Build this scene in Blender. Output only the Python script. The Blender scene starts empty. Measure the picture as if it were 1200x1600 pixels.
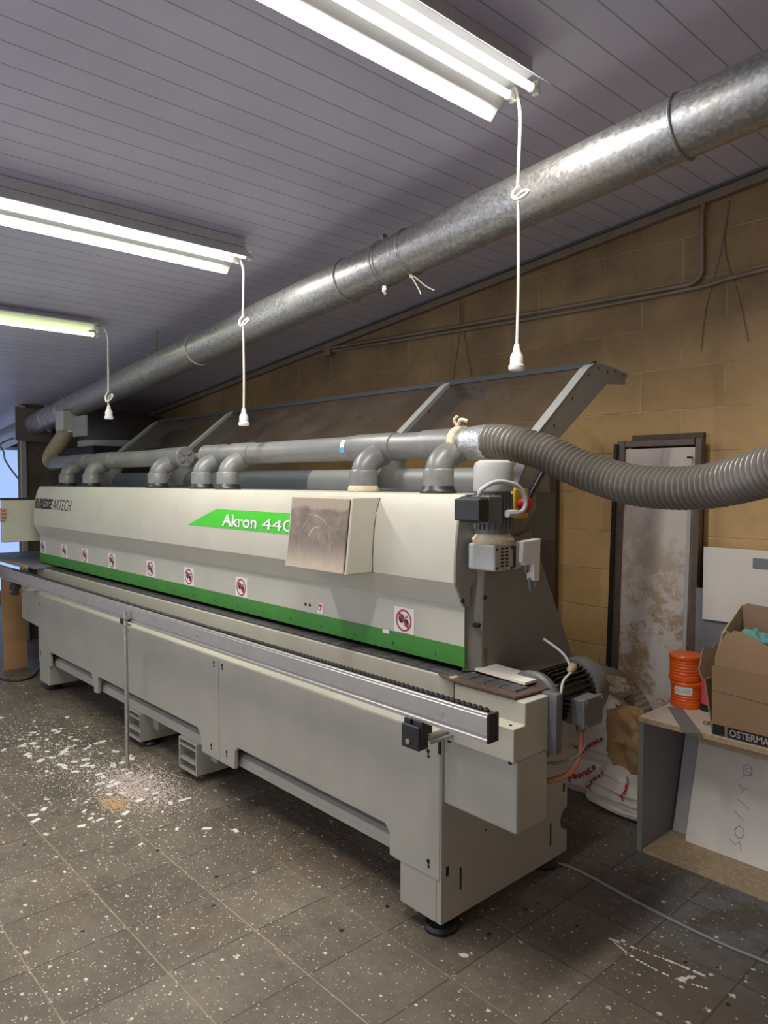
import bpy, bmesh, math, random
from mathutils import Vector, Matrix
random.seed(7)
SC = bpy.context.scene
COL = SC.collection
PI = math.pi

# ------------------------------------------------------------------ materials
def new_mat(name):
    m = bpy.data.materials.new(name); m.use_nodes = True
    nt = m.node_tree; b = nt.nodes['Principled BSDF']
    return m, nt, b

def N(nt, kind, **kw):
    n = nt.nodes.new(kind)
    for k, v in kw.items():
        setattr(n, k, v)
    return n

def ramp(nt, fac, stops):
    r = N(nt, 'ShaderNodeValToRGB')
    el = r.color_ramp.elements
    while len(el) < len(stops): el.new(0.5)
    for e, (p, c) in zip(el, stops):
        e.position = p; e.color = (c[0], c[1], c[2], 1) if not isinstance(c, (int, float)) else (c, c, c, 1)
    nt.links.new(fac, r.inputs[0])
    return r.outputs[0]

def mixc(nt, fac, a, b, mode='MIX'):
    m = N(nt, 'ShaderNodeMix', data_type='RGBA', blend_type=mode)
    for s, v in ((m.inputs[0], fac), (m.inputs[6], a), (m.inputs[7], b)):
        if isinstance(v, bpy.types.NodeSocket): nt.links.new(v, s)
        elif isinstance(v, (int, float)): s.default_value = v
        else: s.default_value = (v[0], v[1], v[2], 1)
    return m.outputs[2]

def math_(nt, op, a, b=0.0):
    m = N(nt, 'ShaderNodeMath', operation=op)
    for s, v in ((m.inputs[0], a), (m.inputs[1], b)):
        if isinstance(v, bpy.types.NodeSocket): nt.links.new(v, s)
        else: s.default_value = v
    return m.outputs[0]

def pos(nt):
    return N(nt, 'ShaderNodeNewGeometry').outputs['Position']

def noise(nt, vec, scale, detail=4, rough=0.6, out='Fac'):
    n = N(nt, 'ShaderNodeTexNoise'); n.inputs['Scale'].default_value = scale
    n.inputs['Detail'].default_value = detail; n.inputs['Roughness'].default_value = rough
    nt.links.new(vec, n.inputs['Vector'])
    return n.outputs[out]

def bump(nt, b, height, strength=0.2, dist=0.01):
    u = N(nt, 'ShaderNodeBump'); u.inputs['Strength'].default_value = strength
    u.inputs['Distance'].default_value = dist
    nt.links.new(height, u.inputs['Height']); nt.links.new(u.outputs[0], b.inputs['Normal'])

def mat(name, c, rough=0.5, metal=0.0, var=0.0, vs=8.0, bmp=0.0, bs=60.0, dirt=None, ds=3.0, dlo=.5, dhi=.75):
    """plain painted / metal surface, with tone variation, soiling and fine bump"""
    m, nt, b = new_mat(name)
    b.inputs['Roughness'].default_value = rough; b.inputs['Metallic'].default_value = metal
    col = None
    p = pos(nt)
    if var:
        f = noise(nt, p, vs)
        col = ramp(nt, f, [(0.3, [x * (1 - var) for x in c]), (0.7, [min(1, x * (1 + var)) for x in c])])
    if dirt:
        f2 = ramp(nt, noise(nt, p, ds, 8, .7), [(dlo, 0.0), (dhi, 1.0)])
        col = mixc(nt, f2, col if col else c, dirt)
    if col: nt.links.new(col, b.inputs['Base Color'])
    else: b.inputs['Base Color'].default_value = (*c, 1)
    if bmp: bump(nt, b, noise(nt, p, bs, 3), bmp)
    return m

M = {}
M['cream'] = mat('cream_paint', (.47, .445, .37), .42, 0, .05, 5, .04, 140)
M['base'] = mat('shaded_beige_paint', (.37, .35, .295), .42, 0, .06, 4, .04, 140, (.3, .27, .22), 2.2, .6, .95)  # same paint as cream, darkened to hold the shade of the lower panels
M['greyp'] = mat('grey_paint', (.2, .195, .175), .5, 0, .06, 4)
M['white'] = mat('white_plastic', (.75, .74, .7), .4, 0, .03, 9)
M['sticker'] = mat('sticker_white', (.74, .71, .68), .45)
M['red'] = mat('sign_red', (.42, .02, .035), .45)
M['ink'] = mat('black_ink', (.012, .012, .014), .5)
M['green'] = mat('green_stripe', (.04, .205, .022), .42, 0, .12, 6)
M['lime'] = mat('bright_green_label', (.05, .47, .02), .4)
M['black'] = mat('black_plastic', (.016, .016, .017), .4, 0, .2, 30)
M['rubber'] = mat('dark_rubber', (.06, .058, .056), .6, 0, .3, 25)
M['darkhole'] = mat('dark_interior', (.01, .01, .01), .9)
M['alu'] = mat('brushed_aluminium', (.46, .44, .41), .46, .75, .06, 14, 0, 60, (.33, .31, .29), 5, .55, .8)
M['steel'] = mat('dull_steel', (.45, .43, .4), .38, .85, .15, 20)
M['pvc'] = mat('grey_pvc', (.15, .152, .15), .36, 0, .08, 8, 0, 60, (.24, .215, .185), 7, .5, .75)
M['silver'] = mat('silver_tape', (.55, .56, .57), .25, .7, .15, 40, .5, 50)
M['tape'] = mat('masking_tape', (.62, .52, .36), .7, 0, .15, 30, .3, 80)
M['hose'] = mat('grey_hose', (.19, .17, .145), .3, .15, .1, 9)
M['hoseT'] = mat('tan_hose', (.30, .235, .15), .6, 0, .1, 9)
M['guardmetal'] = mat('guard_grey_metal', (.27, .275, .265), .45, .15, .06, 6)
M['bluegrey'] = mat('blue_grey_metal', (.11, .125, .14), .45, .2, .1, 4)
M['motor'] = mat('motor_grey', (.115, .115, .112), .5, 0, .1, 12, 0, 60, (.22, .2, .17), 7, .52, .8)
M['motorl'] = mat('motor_light_grey', (.4, .4, .38), .5, 0, .06, 12)
M['cordw'] = mat('cream_cord', (.68, .64, .54), .5, 0, .06, 30)
M['brownplate'] = mat('worn_brown_plate', (.11, .07, .055), .4, 0, .3, 20, 0, 60, (.35, .3, .27), 30, .62, .7)
M['yellow'] = mat('yellow_plastic', (.6, .42, .03), .4)
M['redbtn'] = mat('red_button', (.4, .015, .02), .3)
M['orange'] = mat('orange_plastic', (.78, .12, .012), .35, 0, .05, 10)
M['copper'] = mat('orange_hose', (.42, .16, .075), .45)
M['cardboard'] = mat('cardboard', (.31, .195, .105), .8, 0, .08, 4, .1, 60)
M['cardin'] = mat('cardboard_inside', (.27, .175, .11), .85, 0, .08, 4)
M['cardedge'] = mat('cardboard_torn_edge', (.5, .4, .28), .9, 0, .2, 60)
M['kraft'] = mat('kraft_paper', (.42, .25, .11), .75, 0, .15, 12, .3, 30)
M['sack'] = mat('sack_plastic', (.74, .66, .57), .5, 0, .06, 12, .25, 22)
M['greyboard'] = mat('grey_laminate', (.19, .19, .205), .55, 0, .05, 5)
M['palegrey'] = mat('pale_grey_laminate', (.4, .39, .37), .5, 0, .04, 3)
M['whiteboard'] = mat('white_laminate', (.72, .68, .61), .5, 0, .03, 4, 0, 60, (.5, .44, .36), 5, .6, .9)
M['chip'] = mat('chipboard', (.4, .3, .185), .8, 0, .2, 60)
M['chiptop'] = mat('pale_board_top', (.62, .52, .42), .6, 0, .08, 14)
M['gedge'] = mat('green_grey_edge', (.2, .22, .17), .6)
M['plank'] = mat('orange_wood', (.4, .225, .1), .5, 0, .12, 3)
M['brownbd'] = mat('brown_board', (.085, .05, .035), .55, 0, .12, 5)
M['discw'] = mat('pale_disc', (.72, .66, .56), .5)
M['navy'] = mat('dark_navy_metal', (.022, .026, .045), .6, 0, .2, 3)
M['dkbrown'] = mat('dark_red_wood', (.07, .03, .02), .6, 0, .2, 5)
M['clothg'] = mat('green_cloth', (.16, .36, .31), .9, 0, .1, 20)
M['clothb'] = mat('blue_cloth', (.16, .28, .47), .9, 0, .1, 20)
M['pink'] = mat('pink_label', (.6, .09, .12), .4)
M['skin'] = mat('skin', (.5, .24, .16), .5)
M['shirt'] = mat('dark_cloth', (.02, .02, .026), .9)
M['trous'] = mat('blue_work_trousers', (.05, .06, .1), .9)
M['hairm'] = mat('dark_hair', (.03, .02, .015), .7)
M['lampwhite'] = mat('lamp_enamel', (.6, .6, .6), .35, 0, .05, 9)
M['lampgrey'] = mat('lamp_dusty_back', (.5, .48, .5), .5, 0, .08, 12)
M['conduit'] = mat('painted_conduit', (.22, .165, .11), .5, 0, .15, 9)
M['rope'] = mat('pale_string', (.6, .57, .5), .8)
M['pinkwall'] = mat('pinkish_panel', (.36, .24, .22), .7, 0, .05, 3)
M['redcurt'] = mat('dark_red_cloth', (.12, .05, .06), .9)
M['flake'] = mat('pale_flakes', (.78, .74, .68), .7)
M['shav'] = mat('wood_shavings', (.48, .31, .16), .8)
M['paintmark'] = mat('white_scuff', (.62, .58, .52), .8, 0, .2, 30)
M['pencil'] = mat('pencil_line', (.3, .27, .25), .8)
M['ribbon'] = mat('sack_red_print', (.45, .015, .02), .5)
M['ribbong'] = mat('sack_grey_print', (.12, .12, .1), .5)
M['ost'] = mat('pale_print', (.4, .34, .29), .7)
M['cyan'] = mat('cyan_label', (.03, .35, .5), .4)

def galv():
    m, nt, b = new_mat('galvanised_steel')
    p = pos(nt)
    v = N(nt, 'ShaderNodeTexVoronoi'); v.inputs['Scale'].default_value = 95; nt.links.new(p, v.inputs['Vector'])
    f = N(nt, 'ShaderNodeSeparateColor'); nt.links.new(v.outputs['Color'], f.inputs[0])
    c = ramp(nt, f.outputs[0], [(0, (.27, .275, .28)), (1, (.44, .445, .45))])
    dust = ramp(nt, noise(nt, p, 3.5, 6), [(.42, 0), (.75, .65)])
    c = mixc(nt, dust, c, (.42, .36, .29))
    nt.links.new(c, b.inputs['Base Color'])
    b.inputs['Metallic'].default_value = .75
    r = ramp(nt, f.outputs[1], [(0, .34), (1, .52)]); nt.links.new(r, b.inputs['Roughness'])
    bump(nt, b, noise(nt, p, 60, 2), .06)
    return m
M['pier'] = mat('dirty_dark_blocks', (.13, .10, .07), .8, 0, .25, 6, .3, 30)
M['galv'] = galv()

def smoky():
    """scratched, dusty see-through guard sheet with wiped circles"""
    m, nt, b = new_mat('dusty_clear_guard')
    p = pos(nt)
    v = N(nt, 'ShaderNodeTexVoronoi'); v.inputs['Scale'].default_value = 2.6
    wob = N(nt, 'ShaderNodeVectorMath', operation='SCALE'); wob.inputs['Scale'].default_value = .12
    nt.links.new(noise(nt, p, 4, 4, .6, 'Color'), wob.inputs[0])
    ad = N(nt, 'ShaderNodeVectorMath', operation='ADD'); nt.links.new(p, ad.inputs[0]); nt.links.new(wob.outputs[0], ad.inputs[1])
    nt.links.new(ad.outputs[0], v.inputs['Vector'])
    ringf = math_(nt, 'FRACT', math_(nt, 'MULTIPLY', v.outputs['Distance'], 9.0))
    ringf = ramp(nt, ringf, [(.0, 0), (.5, .15), (.9, .5), (1, 0)])
    ringf = math_(nt, 'MULTIPLY', ringf, ramp(nt, noise(nt, p, 5, 5), [(.42, 0), (.62, 1)]))
    f = math_(nt, 'MAXIMUM', math_(nt, 'MULTIPLY', ringf, .55), ramp(nt, noise(nt, p, 3.0, 7, .7), [(.35, .03), (.75, .38)]))
    c = mixc(nt, f, (.06, .052, .048), (.21, .18, .16))
    nt.links.new(c, b.inputs['Base Color']); b.inputs['Roughness'].default_value = .3
    tr = N(nt, 'ShaderNodeBsdfTransparent'); tr.inputs[0].default_value = (.85, .83, .81, 1)
    mx = N(nt, 'ShaderNodeMixShader')
    nt.links.new(math_(nt, 'MULTIPLY', math_(nt, 'SUBTRACT', 1.0, f), .92), mx.inputs[0]); nt.links.new(b.outputs[0], mx.inputs[1]); nt.links.new(tr.outputs[0], mx.inputs[2])
    nt.links.new(mx.outputs[0], nt.nodes['Material Output'].inputs['Surface'])
    return m
M['smoke'] = smoky()

def pane_mat():
    m, nt, b = new_mat('dusty_window_pane')
    p = pos(nt)
    s = N(nt, 'ShaderNodeSeparateXYZ'); nt.links.new(p, s.inputs[0])
    n1 = noise(nt, p, 14, 6, .65)
    z = math_(nt, 'ADD', s.outputs[2], math_(nt, 'MULTIPLY', math_(nt, 'SUBTRACT', n1, .5), .06))
    mr = N(nt, 'ShaderNodeMapRange'); mr.inputs['From Min'].default_value = 1.30; mr.inputs['From Max'].default_value = 1.18; nt.links.new(z, mr.inputs[0])
    mt = N(nt, 'ShaderNodeMapRange'); mt.inputs['From Min'].default_value = 1.385; mt.inputs['From Max'].default_value = 1.405; nt.links.new(z, mt.inputs[0])
    f = math_(nt, 'MAXIMUM', math_(nt, 'MULTIPLY', mr.outputs[0], .85), math_(nt, 'MULTIPLY', mt.outputs[0], .6))
    f = math_(nt, 'MAXIMUM', f, ramp(nt, noise(nt, p, 9, 6, .7), [(.4, .1), (.8, .55)]))
    def arc(cx, cz, R, wdt, k):
        dx = math_(nt, 'SUBTRACT', s.outputs[0], cx); dzz = math_(nt, 'SUBTRACT', s.outputs[2], cz)
        r = math_(nt, 'SQRT', math_(nt, 'ADD', math_(nt, 'MULTIPLY', dx, dx), math_(nt, 'MULTIPLY', dzz, dzz)))
        r = math_(nt, 'ADD', r, math_(nt, 'MULTIPLY', math_(nt, 'SUBTRACT', noise(nt, p, 7, 2), .5), .04))
        on = math_(nt, 'LESS_THAN', math_(nt, 'ABSOLUTE', math_(nt, 'SUBTRACT', r, R)), wdt)
        return math_(nt, 'MULTIPLY', math_(nt, 'MULTIPLY', on, ramp(nt, noise(nt, p, k, 3), [(.42, 0), (.58, .75)])), 1.0)
    for a in ((-2.18, 1.27, .10, .0025, 8), (-2.16, 1.26, .068, .0035, 11), (-2.13, 1.30, .03, .003, 14), (-2.21, 1.25, .125, .0015, 9)):
        f = math_(nt, 'MAXIMUM', f, arc(*a))
    c = mixc(nt, f, (.15, .115, .092), (.55, .44, .33))
    nt.links.new(c, b.inputs['Base Color']); b.inputs['Roughness'].default_value = .25
    tr = N(nt, 'ShaderNodeBsdfTransparent'); tr.inputs[0].default_value = (.75, .7, .66, 1)
    mx = N(nt, 'ShaderNodeMixShader')
    nt.links.new(math_(nt, 'MULTIPLY', math_(nt, 'SUBTRACT', 1.0, f), .3), mx.inputs[0]); nt.links.new(b.outputs[0], mx.inputs[1]); nt.links.new(tr.outputs[0], mx.inputs[2])
    nt.links.new(mx.outputs[0], nt.nodes['Material Output'].inputs['Surface'])
    return m
M['pane'] = pane_mat()

def emit(name, c, s):
    m, nt, b = new_mat(name)
    b.inputs['Base Color'].default_value = (.8, .8, .8, 1)
    b.inputs['Emission Color'].default_value = (*c, 1); b.inputs['Emission Strength'].default_value = s
    return m
TUBE = .85
M['tube'] = emit('lit_tube_cool', (1.0, .98, .94), TUBE)
M['tubeg'] = emit('lit_tube_greenish', (.78, 1.0, .45), 2.6)
M['day'] = emit('daylit_pane', (.34, .55, 1.0), .5)

def floor_mat():
    m, nt, b = new_mat('worn_cement_tiles')
    p = pos(nt)
    mp = N(nt, 'ShaderNodeMapping'); mp.inputs['Location'].default_value = (2.04 + .298 * 20, -.987 + .31 * 20, 0)
    nt.links.new(p, mp.inputs[0])
    br = N(nt, 'ShaderNodeTexBrick'); br.offset = 0; br.offset_frequency = 1
    br.inputs['Scale'].default_value = 1; br.inputs['Brick Width'].default_value = .298; br.inputs['Row Height'].default_value = .31
    br.inputs['Mortar Size'].default_value = .0028; br.inputs['Mortar Smooth'].default_value = .25
    br.inputs['Color1'].default_value = (0, 0, 0, 1); br.inputs['Color2'].default_value = (1, 1, 1, 1)
    # wobble the joints a little
    wob = N(nt, 'ShaderNodeVectorMath', operation='SCALE'); wob.inputs['Scale'].default_value = .006
    nt.links.new(noise(nt, p, 5, 2, .5, 'Color'), wob.inputs[0])
    ad = N(nt, 'ShaderNodeVectorMath', operation='ADD'); nt.links.new(mp.outputs[0], ad.inputs[0]); nt.links.new(wob.outputs[0], ad.inputs[1])
    nt.links.new(ad.outputs[0], br.inputs['Vector'])
    tile = ramp(nt, br.outputs['Color'], [(0, (.135, .115, .092)), (1, (.205, .178, .145))])
    big = ramp(nt, noise(nt, p, 2.2, 8, .65), [(.3, (.58, .55, .52)), (.7, (1.28, 1.22, 1.1))])
    c = mixc(nt, .8, tile, big, 'MULTIPLY')
    fine = ramp(nt, noise(nt, p, 26, 8, .75), [(.35, .62), (.7, 1.2)])
    c = mixc(nt, .55, c, fine, 'MULTIPLY')
    rust = ramp(nt, noise(nt, p, 1.9, 6, .65), [(.5, 0), (.72, .65)])
    c = mixc(nt, rust, c, (.17, .11, .07))
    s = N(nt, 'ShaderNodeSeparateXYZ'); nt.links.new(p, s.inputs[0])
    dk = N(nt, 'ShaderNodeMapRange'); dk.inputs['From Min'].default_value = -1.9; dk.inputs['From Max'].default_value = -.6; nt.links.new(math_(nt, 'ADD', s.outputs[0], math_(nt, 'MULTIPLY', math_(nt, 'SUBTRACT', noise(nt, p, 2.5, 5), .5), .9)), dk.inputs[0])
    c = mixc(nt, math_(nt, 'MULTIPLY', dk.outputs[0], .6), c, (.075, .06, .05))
    # blue-grey paint worn onto the tiles on the right
    reg = math_(nt, 'MULTIPLY', ramp(nt, s.outputs[0], [(0, 0), (1, 0)]), 0)
    mx = N(nt, 'ShaderNodeMapRange'); mx.inputs['From Min'].default_value = -1.75; mx.inputs['From Max'].default_value = -1.0; nt.links.new(s.outputs[0], mx.inputs[0])
    my = N(nt, 'ShaderNodeMapRange'); my.inputs['From Min'].default_value = 2.1; my.inputs['From Max'].default_value = 2.5; nt.links.new(s.outputs[1], my.inputs[0])
    reg = math_(nt, 'MULTIPLY', mx.outputs[0], my.outputs[0])
    blot = ramp(nt, noise(nt, p, 3.6, 7, .7), [(.42, 0), (.52, 1)])
    c = mixc(nt, math_(nt, 'MULTIPLY', math_(nt, 'MULTIPLY', reg, blot), .8), c, (.16, .17, .185))
    # joints: dark across, cream along near the front
    gx = N(nt, 'ShaderNodeMapRange'); gx.inputs['From Min'].default_value = 1.5; gx.inputs['From Max'].default_value = 1.75; nt.links.new(s.outputs[1], gx.inputs[0])
    yf = math_(nt, 'FRACT', math_(nt, 'DIVIDE', math_(nt, 'ADD', s.outputs[1], -.987 + 6.2 + .155), .31))
    along = math_(nt, 'LESS_THAN', math_(nt, 'ABSOLUTE', math_(nt, 'SUBTRACT', yf, .5)), .035)
    g1 = math_(nt, 'MULTIPLY', along, math_(nt, 'SUBTRACT', 1.0, gx.outputs[0]))
    grout = mixc(nt, g1, (.055, .047, .04), (.34, .27, .18))
    wear = ramp(nt, noise(nt, p, 3.1, 4), [(.25, .45), (.6, 1.0)])
    c = mixc(nt, math_(nt, 'MULTIPLY', br.outputs['Fac'], wear), c, grout)
    # dried paint and filler flecks trodden into the tiles (two sizes)
    for sc, th, rthr, seed in ((15, .13, .62, 0), (46, .22, .74, 9), (8, .08, .68, 31), (95, .30, .74, 5), (28, .20, .66, 17), (150, .34, .76, 3)):
        mp2 = N(nt, 'ShaderNodeMapping'); mp2.inputs['Location'].default_value = (seed, seed * 2.3, 0); mp2.inputs['Rotation'].default_value = (0, 0, .6); mp2.inputs['Scale'].default_value = (1, 1.35, .001)
        nt.links.new(p, mp2.inputs[0])
        v = N(nt, 'ShaderNodeTexVoronoi'); v.inputs['Scale'].default_value = sc; nt.links.new(mp2.outputs[0], v.inputs['Vector'])
        sp = N(nt, 'ShaderNodeSeparateColor'); nt.links.new(v.outputs['Color'], sp.inputs[0])
        d = math_(nt, 'ADD', v.outputs['Distance'], math_(nt, 'MULTIPLY', math_(nt, 'SUBTRACT', noise(nt, p, sc * 4.2, 4, .75), .38), .62))
        on = math_(nt, 'MULTIPLY', math_(nt, 'LESS_THAN', d, math_(nt, 'MULTIPLY', sp.outputs[1], th + .12)), math_(nt, 'GREATER_THAN', sp.outputs[0], rthr))
        rx = N(nt, 'ShaderNodeMapRange'); rx.inputs['From Min'].default_value = -.9; rx.inputs['From Max'].default_value = -2.0; rx.inputs['To Min'].default_value = .04; nt.links.new(s.outputs[0], rx.inputs[0])
        rn = math_(nt, 'LESS_THAN', sp.outputs[2], rx.outputs[0])
        c = mixc(nt, math_(nt, 'MULTIPLY', math_(nt, 'MULTIPLY', on, rn), .9), c, (.68, .61, .51))
    # pale scuffs and dragged filler
    mp3 = N(nt, 'ShaderNodeMapping'); mp3.inputs['Scale'].default_value = (9, 34, 1); mp3.inputs['Rotation'].default_value = (0, 0, .5); nt.links.new(p, mp3.inputs[0])
    sc1 = ramp(nt, noise(nt, mp3.outputs[0], 1.0, 9, .8), [(.68, 0), (.73, .55)])
    c = mixc(nt, math_(nt, 'MULTIPLY', sc1, ramp(nt, noise(nt, p, 2.3, 3), [(.42, 0), (.6, 1)])), c, (.42, .37, .3))
    sm = ramp(nt, noise(nt, p, 5.5, 9, .75), [(.3, .75), (.48, 0)])
    c = mixc(nt, sm, c, (.075, .063, .052))
    # black drips
    v = N(nt, 'ShaderNodeTexVoronoi'); v.inputs['Scale'].default_value = 12; nt.links.new(p, v.inputs['Vector'])
    sp = N(nt, 'ShaderNodeSeparateColor'); nt.links.new(v.outputs['Color'], sp.inputs[0])
    on = math_(nt, 'MULTIPLY', math_(nt, 'LESS_THAN', v.outputs['Distance'], .11), math_(nt, 'GREATER_THAN', sp.outputs[0], .8))
    c = mixc(nt, on, c, (.02, .019, .018))
    nt.links.new(c, b.inputs['Base Color'])
    b.inputs['Roughness'].default_value = .52
    h = math_(nt, 'SUBTRACT', math_(nt, 'MULTIPLY', noise(nt, p, 14, 6, .7), .5), math_(nt, 'MULTIPLY', br.outputs['Fac'], 1.0))
    bump(nt, b, h, .35, .006)
    return m

def block_mat():
    m, nt, b = new_mat('painted_concrete_blocks')
    p = pos(nt)
    s = N(nt, 'ShaderNodeSeparateXYZ'); nt.links.new(p, s.inputs[0])
    cb = N(nt, 'ShaderNodeCombineXYZ')
    nt.links.new(math_(nt, 'ADD', math_(nt, 'ADD', s.outputs[0], s.outputs[1]), 1.42 - 3.4 + 8.2), cb.inputs[0]); nt.links.new(math_(nt, 'ADD', s.outputs[2], -.042 + 4.0), cb.inputs[1])
    br = N(nt, 'ShaderNodeTexBrick'); br.offset = .5; br.offset_frequency = 2
    br.inputs['Scale'].default_value = 1; br.inputs['Brick Width'].default_value = .41; br.inputs['Row Height'].default_value = .2
    br.inputs['Mortar Size'].default_value = .0045; br.inputs['Mortar Smooth'].default_value = .6
    br.inputs['Color1'].default_value = (0, 0, 0, 1); br.inputs['Color2'].default_value = (1, 1, 1, 1)
    nt.links.new(cb.outputs[0], br.inputs['Vector'])
    c = ramp(nt, br.outputs['Color'], [(0, (.54, .345, .145)), (1, (.62, .41, .185))])
    lay = ramp(nt, noise(nt, p, 3.5, 8, .65), [(.3, .78), (.7, 1.12)])
    c = mixc(nt, .8, c, lay, 'MULTIPLY')
    # soot and old dirt plus painted-in shade, heavier in the top courses
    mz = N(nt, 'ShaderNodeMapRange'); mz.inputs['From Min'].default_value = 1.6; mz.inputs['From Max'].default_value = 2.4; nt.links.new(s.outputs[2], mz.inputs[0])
    soot_shade = math_(nt, 'MULTIPLY', mz.outputs[0], ramp(nt, noise(nt, p, 2.3, 8, .7), [(.25, .45), (.65, 1)]))
    c = mixc(nt, math_(nt, 'MULTIPLY', soot_shade, .82), c, (.10, .066, .04))
    mort = ramp(nt, noise(nt, p, 6, 4), [(.35, (.34, .23, .12)), (.6, (.68, .52, .3))])
    c = mixc(nt, math_(nt, 'MULTIPLY', br.outputs['Fac'], math_(nt, 'SUBTRACT', .75, math_(nt, 'MULTIPLY', mz.outputs[0], .45))), c, mort)
    st = ramp(nt, noise(nt, p, 9, 8, .8), [(.66, 0), (.78, .5)])
    c = mixc(nt, st, c, (.13, .09, .06))
    nt.links.new(c, b.inputs['Base Color']); b.inputs['Roughness'].default_value = .75
    h = math_(nt, 'SUBTRACT', math_(nt, 'MULTIPLY', noise(nt, p, 45, 6, .7), .35), br.outputs['Fac'])
    bump(nt, b, h, .5, .008)
    return m

def ceiling_mat():
    m, nt, b = new_mat('grey_ceiling_boards')
    p = pos(nt)
    s = N(nt, 'ShaderNodeSeparateXYZ'); nt.links.new(p, s.inputs[0])
    f = math_(nt, 'FRACT', math_(nt, 'DIVIDE', math_(nt, 'ADD', s.outputs[0], 2.186 + .1025 * 100), .1025))
    g = math_(nt, 'LESS_THAN', f, .05)
    lip = math_(nt, 'GREATER_THAN', f, .985)
    idn = math_(nt, 'FLOOR', math_(nt, 'DIVIDE', math_(nt, 'ADD', s.outputs[0], 2.186 + 10.25), .1025))
    wn = N(nt, 'ShaderNodeTexWhiteNoise', noise_dimensions='1D'); nt.links.new(idn, wn.inputs['W'])
    c = ramp(nt, wn.outputs['Value'], [(0, (.63, .625, .77)), (1, (.68, .675, .82))])
    d = ramp(nt, noise(nt, p, 1.6, 6), [(.3, .85), (.7, 1.08)])
    c = mixc(nt, .8, c, d, 'MULTIPLY')
    sp = ramp(nt, noise(nt, p, 13, 6, .7), [(.73, 0), (.76, .7)])
    c = mixc(nt, sp, c, (.12, .11, .11))
    c = mixc(nt, math_(nt, 'MULTIPLY', g, .55), c, (.09, .085, .095))
    c = mixc(nt, math_(nt, 'MULTIPLY', lip, .15), c, (.55, .53, .55))
    nt.links.new(c, b.inputs['Base Color']); b.inputs['Roughness'].default_value = .45
    bump(nt, b, math_(nt, 'SUBTRACT', 1.0, g), .4, .006)
    return m

def metal_door_mat():
    m, nt, b = new_mat('scratched_pale_panel')
    p = pos(nt)
    f = noise(nt, p, 5, 9, .75)
    s = N(nt, 'ShaderNodeSeparateXYZ'); nt.links.new(p, s.inputs[0])
    mz = N(nt, 'ShaderNodeMapRange'); mz.inputs['From Min'].default_value = 1.4; mz.inputs['From Max'].default_value = .8; nt.links.new(s.outputs[2], mz.inputs[0])
    g = math_(nt, 'MULTIPLY', ramp(nt, f, [(.47, 0), (.54, 1)]), math_(nt, 'ADD', math_(nt, 'MULTIPLY', mz.outputs[0], .75), .12))
    c = mixc(nt, g, (.62, .56, .52), (.36, .23, .12))
    g2 = ramp(nt, noise(nt, p, 18, 8, .8), [(.58, 0), (.72, .5)])
    c = mixc(nt, g2, c, (.4, .33, .27))
    nt.links.new(c, b.inputs['Base Color']); b.inputs['Roughness'].default_value = .45; b.inputs['Metallic'].default_value = .1
    return m
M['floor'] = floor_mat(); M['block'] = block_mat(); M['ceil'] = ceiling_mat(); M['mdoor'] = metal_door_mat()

# ------------------------------------------------------------------ mesh helpers
def BM(): return bmesh.new()

def box(bm, x0, x1, y0, y1, z0, z1, bev=0.0, seg=2, mtx=None):
    r = bmesh.ops.create_cube(bm, size=1)
    vs = r['verts']
    T = Matrix.Translation(((x0 + x1) / 2, (y0 + y1) / 2, (z0 + z1) / 2)) @ Matrix.Diagonal((abs(x1 - x0), abs(y1 - y0), abs(z1 - z0), 1))
    bmesh.ops.transform(bm, matrix=T, verts=vs)
    if bev:
        es = list({e for v in vs for e in v.link_edges})
        rr = bmesh.ops.bevel(bm, geom=es, offset=bev, segments=seg, affect='EDGES', profile=.5)
        vs = list({v for f in rr['faces'] for v in f.verts} | {v for v in vs if v.is_valid})
    if mtx is not None: bmesh.ops.transform(bm, matrix=mtx, verts=vs)
    return vs

def prism(bm, pts, axis, a0, a1, holes=None):
    """polygon pts (two coords) extruded along axis 'x','y','z'"""
    def P(p, a):
        return {'x': (a, p[0], p[1]), 'y': (p[0], a, p[1]), 'z': (p[0], p[1], a)}[axis]
    A = [bm.verts.new(P(p, a0)) for p in pts]; B = [bm.verts.new(P(p, a1)) for p in pts]
    n = len(pts); fs = []
    fs.append(bm.faces.new(A)); fs.append(bm.faces.new(B))
    for i in range(n):
        fs.append(bm.faces.new((A[i], A[(i + 1) % n], B[(i + 1) % n], B[i])))
    return A + B

def frame(d):
    d = Vector(d).normalized()
    u = Vector((0, 0, 1)) if abs(d.z) < .95 else Vector((1, 0, 0))
    a = d.cross(u).normalized(); b = a.cross(d).normalized()
    return a, b

def cyl(bm, p0, p1, r0, r1=None, seg=24, cap=True):
    p0 = Vector(p0); p1 = Vector(p1); r1 = r0 if r1 is None else r1
    a, b = frame(p1 - p0)
    rings = []
    for p, r in ((p0, r0), (p1, r1)):
        rings.append([bm.verts.new(p + a * (r * math.cos(2 * PI * i / seg)) + b * (r * math.sin(2 * PI * i / seg))) for i in range(seg)])
    for i in range(seg):
        bm.faces.new((rings[0][i], rings[0][(i + 1) % seg], rings[1][(i + 1) % seg], rings[1][i]))
    if cap:
        bm.faces.new(rings[0][::-1]); bm.faces.new(rings[1])

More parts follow.
